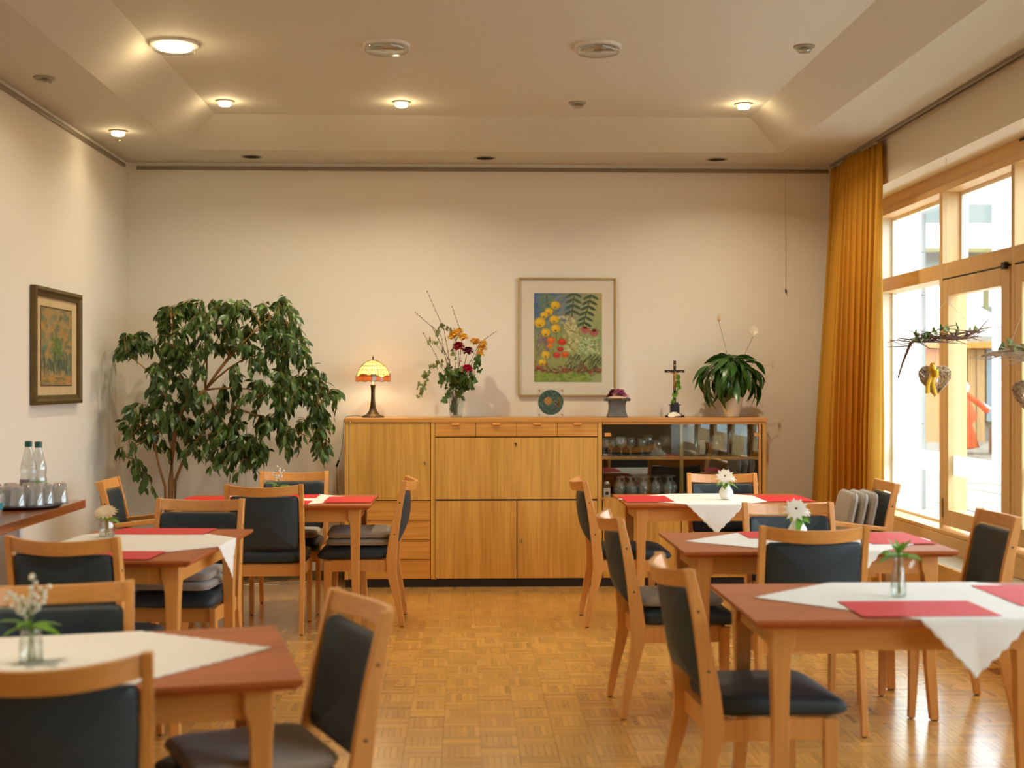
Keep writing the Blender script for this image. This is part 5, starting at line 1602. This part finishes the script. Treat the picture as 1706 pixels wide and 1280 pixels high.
CH = [(-.64, 8.12, 90, 'chair at the right end of the back left table with stacked grey cushions'),
      (-1.143, 7.93, 0, 'chair seen from behind on the near side of the back left table'),
      (-1.117, 8.52, 180, 'chair facing the camera before the fig tree at the back left table'),
      (-1.35, 6.44, 173.5, 'chair holding two grey cushions at the far end of the lengthwise left table'),
      (-1.47, 5.35, -8, 'chair seen from behind at the near end of the lengthwise left table'),
      (-1.113, 3.60, 193.3, 'chair on the far side of the nearest left table, facing the camera'),
      (-.945, 3.10, 13.3, 'closest chair, seen from behind at the lower left corner'),
      (-.54, 3.445, 113.5, 'turned chair with a grey cushion at the aisle end of the nearest left table'),
      (.985, 8.06, -90, 'chair facing right at the aisle end of the back right table'),
      (.935, 5.90, -88.5, 'chair with one grey cushion at the aisle end of the middle right table'),
      (.955, 4.33, -86, 'chair with empty seat at the aisle end of the nearest right table'),
      (1.63, 8.24, 177.5, 'chair before the glass cabinet at the back right table'),
      (1.566, 6.13, 182, 'chair on the far side of the middle right table, facing the camera'),
      (1.402, 5.63, 1, 'chair seen from behind on the near side of the middle right table'),
      (2.085, 5.87, 90, 'chair at the window end of the middle right table')]
proto = make_chair()
for i, (x, y, r_, lab) in enumerate(CH):
    o = proto if i == 0 else copy_tree(proto)
    o.location = (x, y, 0); o.rotation_euler = (0, 0, rad(r_)); o['label'] = lab
part('fabric_tag', MB().box((-.209, -.06, .385), (.003, .026, .02)), 'pad', proto)
pa = make_chair(True)
pa.location = (2.19, 7.79, 0); pa.rotation_euler = (0, 0, rad(88)); pa['label'] = 'armchair with three upright grey cushions beside the curtain'
pb = copy_tree(pa); pb.location = (-1.85, 8.11, 0); pb.rotation_euler = (0, 0, rad(-88)); pb['label'] = 'empty armchair by the left wall beside the fig tree'

# cushions
def cushion(chair, lx_, ly_, z, label, rx=0.0, w_=.38, d_=.37, h=.036, rz=0.0, ry=0.0):
    x, y, r_ = chair
    p = Matrix.Rotation(rad(r_), 3, 'Z') @ Vector((lx_, ly_, 0))
    b = pad(w_, d_, h, .05, h * .48, .006, 5, 4)
    o = part('seat_cushion', b, 'pad', None, smooth=True, loc=(x + p.x, y + p.y, z), rot=(rx, ry, rad(r_) + rz))
    tag(o, label, 'cushion', 'grey seat cushions')
    base = rrect(w_, d_, .05, 5)
    part('piping', MB().tube([(px__ * 1.002, py__ * 1.002, h * .5) for px__, py__ in base] + [(base[0][0] * 1.002, base[0][1] * 1.002, h * .5)], .0035, 5, cap=False), 'piping', o)
    return o
ZS = .474
cushion((-.64, 8.12, 90), 0, .0, ZS, 'lower grey cushion on the chair at the right end of the back left table')
cushion((-.64, 8.12, 90), .004, -.004, ZS + .043, 'upper grey cushion on the chair at the right end of the back left table', h=.044, rz=.03)
cushion((-1.117, 8.52, 180), 0, .01, ZS, 'grey cushion on the chair before the fig tree')
cushion((-1.35, 6.44, 173.5), 0, .03, ZS, 'lower grey cushion of two at the far end of the lengthwise table')
cushion((-1.35, 6.44, 173.5), .01, .02, ZS + .043, 'upper grey cushion of two at the far end of the lengthwise table', rz=.06)
cushion((.935, 5.90, -88.5), 0, -.01, ZS, 'grey cushion on the aisle chair of the middle right table')
cushion((-.54, 3.445, 113.5), 0, .01, ZS, 'grey cushion on the turned chair in the left foreground')
for k, l in enumerate(('rearmost', 'middle', 'foremost')):
    # standing on edge, leaning against the back
    cushion((2.19, 7.79, 88), .0, -.125 + .058 * k, ZS + .170, '%s of three grey cushions standing upright on the armchair' % l, rx=rad(-90 + 12) + PI, w_=.36, d_=.33, h=.042)

# ------------------------------------------------------------------ small vases on the tables
def tpos(k, wx, wy):
    return (wx, wy, TH + .0042)
def leaf_sprays(parent, c, n, L, Wd, m, seed, up=(.2, 1.0), droop=.5):
    q = random.Random(seed)
    me = leaf_data('leaf', L, Wd, droop=droop, m=m, seg=6, fold=.3)
    for k in range(n):
        a = 2 * PI * k / n + q.uniform(-.3, .3)
        d = Vector((math.cos(a), math.sin(a), q.uniform(*up)))
        o = link('leaf', me, parent, Vector(c), aim(d, q.uniform(-.4, .4))); s_ = q.uniform(.75, 1.1); o.scale = (s_, s_, s_)
def lily_valley(parent, base, tips, seed):
    q = random.Random(seed)
    for tp in tips:
        b0 = Vector(base); b1 = Vector(tp)
        path = [b0, b0.lerp(b1, .5) + Vector((0, 0, .01)), b1]
        part('flower_stem', MB().tube(path, .0012, 4), 'stem', parent)
        b = MB()
        for k in range(9):
            p = b0.lerp(b1, .42 + .58 * k / 8) + Vector((q.uniform(-.011, .011), q.uniform(-.011, .011), q.uniform(-.006, .004)))
            b.lathe([(0, .006), (.006, .003), (.0065, -.003), (.004, -.006)], 7, p)
        part('bell_flowers', b, 'petal', parent)
def egg_vase(x, y, label, flabel, daisy_r, seed):
    v = thing('bud_vase', label, 'vase', (x, y, TH + .0042))
    part('vase_body', MB().lathe([(.018, 0), (.030, .004), (.043, .030), (.041, .050), (.026, .078), (.019, .090), (.021, .094), (.016, .092), (.0, .07)], 28), 'porcelain', v, smooth=True)
    f_ = thing('posy', flabel, 'flowers', (x, y, TH + .0042 + .072))
    part('stem', MB().tube([(0, 0, 0), (0, -.004, .05)], .003, 6), 'stem', f_)
    leaf_sprays(f_, (0, 0, .022), 6, .07, .042, 'leafF', seed, (-.1, .6), .5)
    daisy(f_, 'flower_head', (-.012, -.02, .062), daisy_r, 'petal', 11, (-.15, -.8, .55))
    daisy(f_, 'flower_head', (.028, .01, .058), daisy_r * .7, 'petal', 9, (.4, -.5, .7), 1)
    part('flower_centre', MB().lathe([(.006, -.002), (.007, .004), (0, .008)], 8, (-.012, -.026, .068)), 'petal_wine', f_)
    return v, f_
egg_vase(1.574, 8.03, 'white egg shaped bud vase on the back right table', 'white star flowers with green leaves in the egg vase at the back right', .062, 41)
v, f_ = egg_vase(1.483, 5.93, 'white bud vase on the middle right table', 'white double flower with hanging green leaves on the middle right table', .062, 43)
leaf_sprays(f_, (.01, -.01, .03), 3, .10, .03, 'leafF', 48, (-.9, -.2), .9)
# R1 bottle vase
v = vessel('bottle_vase', 'slim clear glass bottle vase on the nearest right table', 'vase', [(.018, 0), (.024, .003), (.024, .03), (.016, .09), (.013, .125), (.015, .13)], (1.421, 4.344, TH + .0042), None, 'cup_bright')
f_ = thing('posy', 'green leafy sprig in the bottle vase on the nearest right table', 'flowers', (1.421, 4.344, TH + .012))
part('stem', MB().tube([(0, 0, 0), (.002, 0, .08), (0, 0, .14)], .0022, 5).tube([(.006, .003, 0), (-.003, 0, .08), (.004, 0, .14)], .002, 5), 'stem', f_)
leaf_sprays(f_, (0, 0, .122), 8, .085, .036, 'leafF', 51, (-.5, .6), .3)
leaf_sprays(f_, (0, 0, .13), 5, .075, .022, 'leafF', 52, (1.0, 2.6), .1)
daisy(f_, 'flower_head', (.036, -.02, .10), .02, 'petal', 7, (.5, -.6, -.3), 1)
# L3 small glass vase with lily of the valley
def small_glass(x, y, label, flabel, tips, seed, prof, leafn=5, L=.085):
    v = vessel('glass_vase', label, 'vase', prof, (x, y, TH + .0042), None, 'cup_bright')
    h = prof[-1][1]
    f_ = thing('posy', flabel, 'flowers', (x, y, TH + .0075))
    b = MB()
    for k in range(3):
        b.tube([(.008 * math.cos(k * 2.1), .008 * math.sin(k * 2.1), 0), (.003 * math.cos(k * 2.1 + 1), .003 * math.sin(k * 2.1 + 1), h)], .0018, 5)
    part('stems', b, 'stem', f_)
    leaf_sprays(f_, (0, 0, h), leafn, L, .035, 'leafF', seed, (-.2, .7), .4)
    return v, f_
v, f_ = small_glass(-1.104, 8.02, 'small clear glass vase on the back left table', 'lily of the valley with green leaves on the back left table', None, 61, [(.022, 0), (.026, .003), (.024, .04), (.019, .062), (.022, .08)], 9, .085)
lily_valley(f_, (0, 0, .09), [(-.005, -.01, .200), (-.04, 0, .165), (.012, 0, .175)], 6)
v, f_ = small_glass(-1.639, 6.187, 'squat clear glass jar on the lengthwise left table', 'cream double flower with round leaves in the glass jar', None, 63, [(.028, 0), (.033, .003), (.034, .05), (.028, .062), (.030, .07)], 6, .07)
daisy(f_, 'flower_head', (.0, -.02, .105), .058, 'petal_cream', 16, (0, -.5, .9))
v, f_ = small_glass(-1.085, 3.387, 'clear glass tumbler vase on the nearest left table', 'lily of the valley sprigs in the left foreground', None, 65, [(.024, 0), (.028, .003), (.027, .05), (.022, .075), (.027, .085)], 8, .085)
lily_valley(f_, (0, 0, .09), [(.012, 0, .215), (.03, .01, .185), (-.03, -.01, .165), (-.055, 0, .175), (.0, .01, .17), (-.012, 0, .15)], 8)
# white cable on the floor by the back wall
pts = [Vector((-1.75 + .35 * math.sin(.9 * k) * .6 + .03 * k, 9.60 + .09 * math.cos(1.3 * k), .004 + .003 * (k % 2))) for k in range(16)]
o = part('extension_cable', MB().tube(pts, .0035, 6), 'cord', None, smooth=True)
tag(o, 'white cable coiled on the floor before the back wall at left', 'cable')
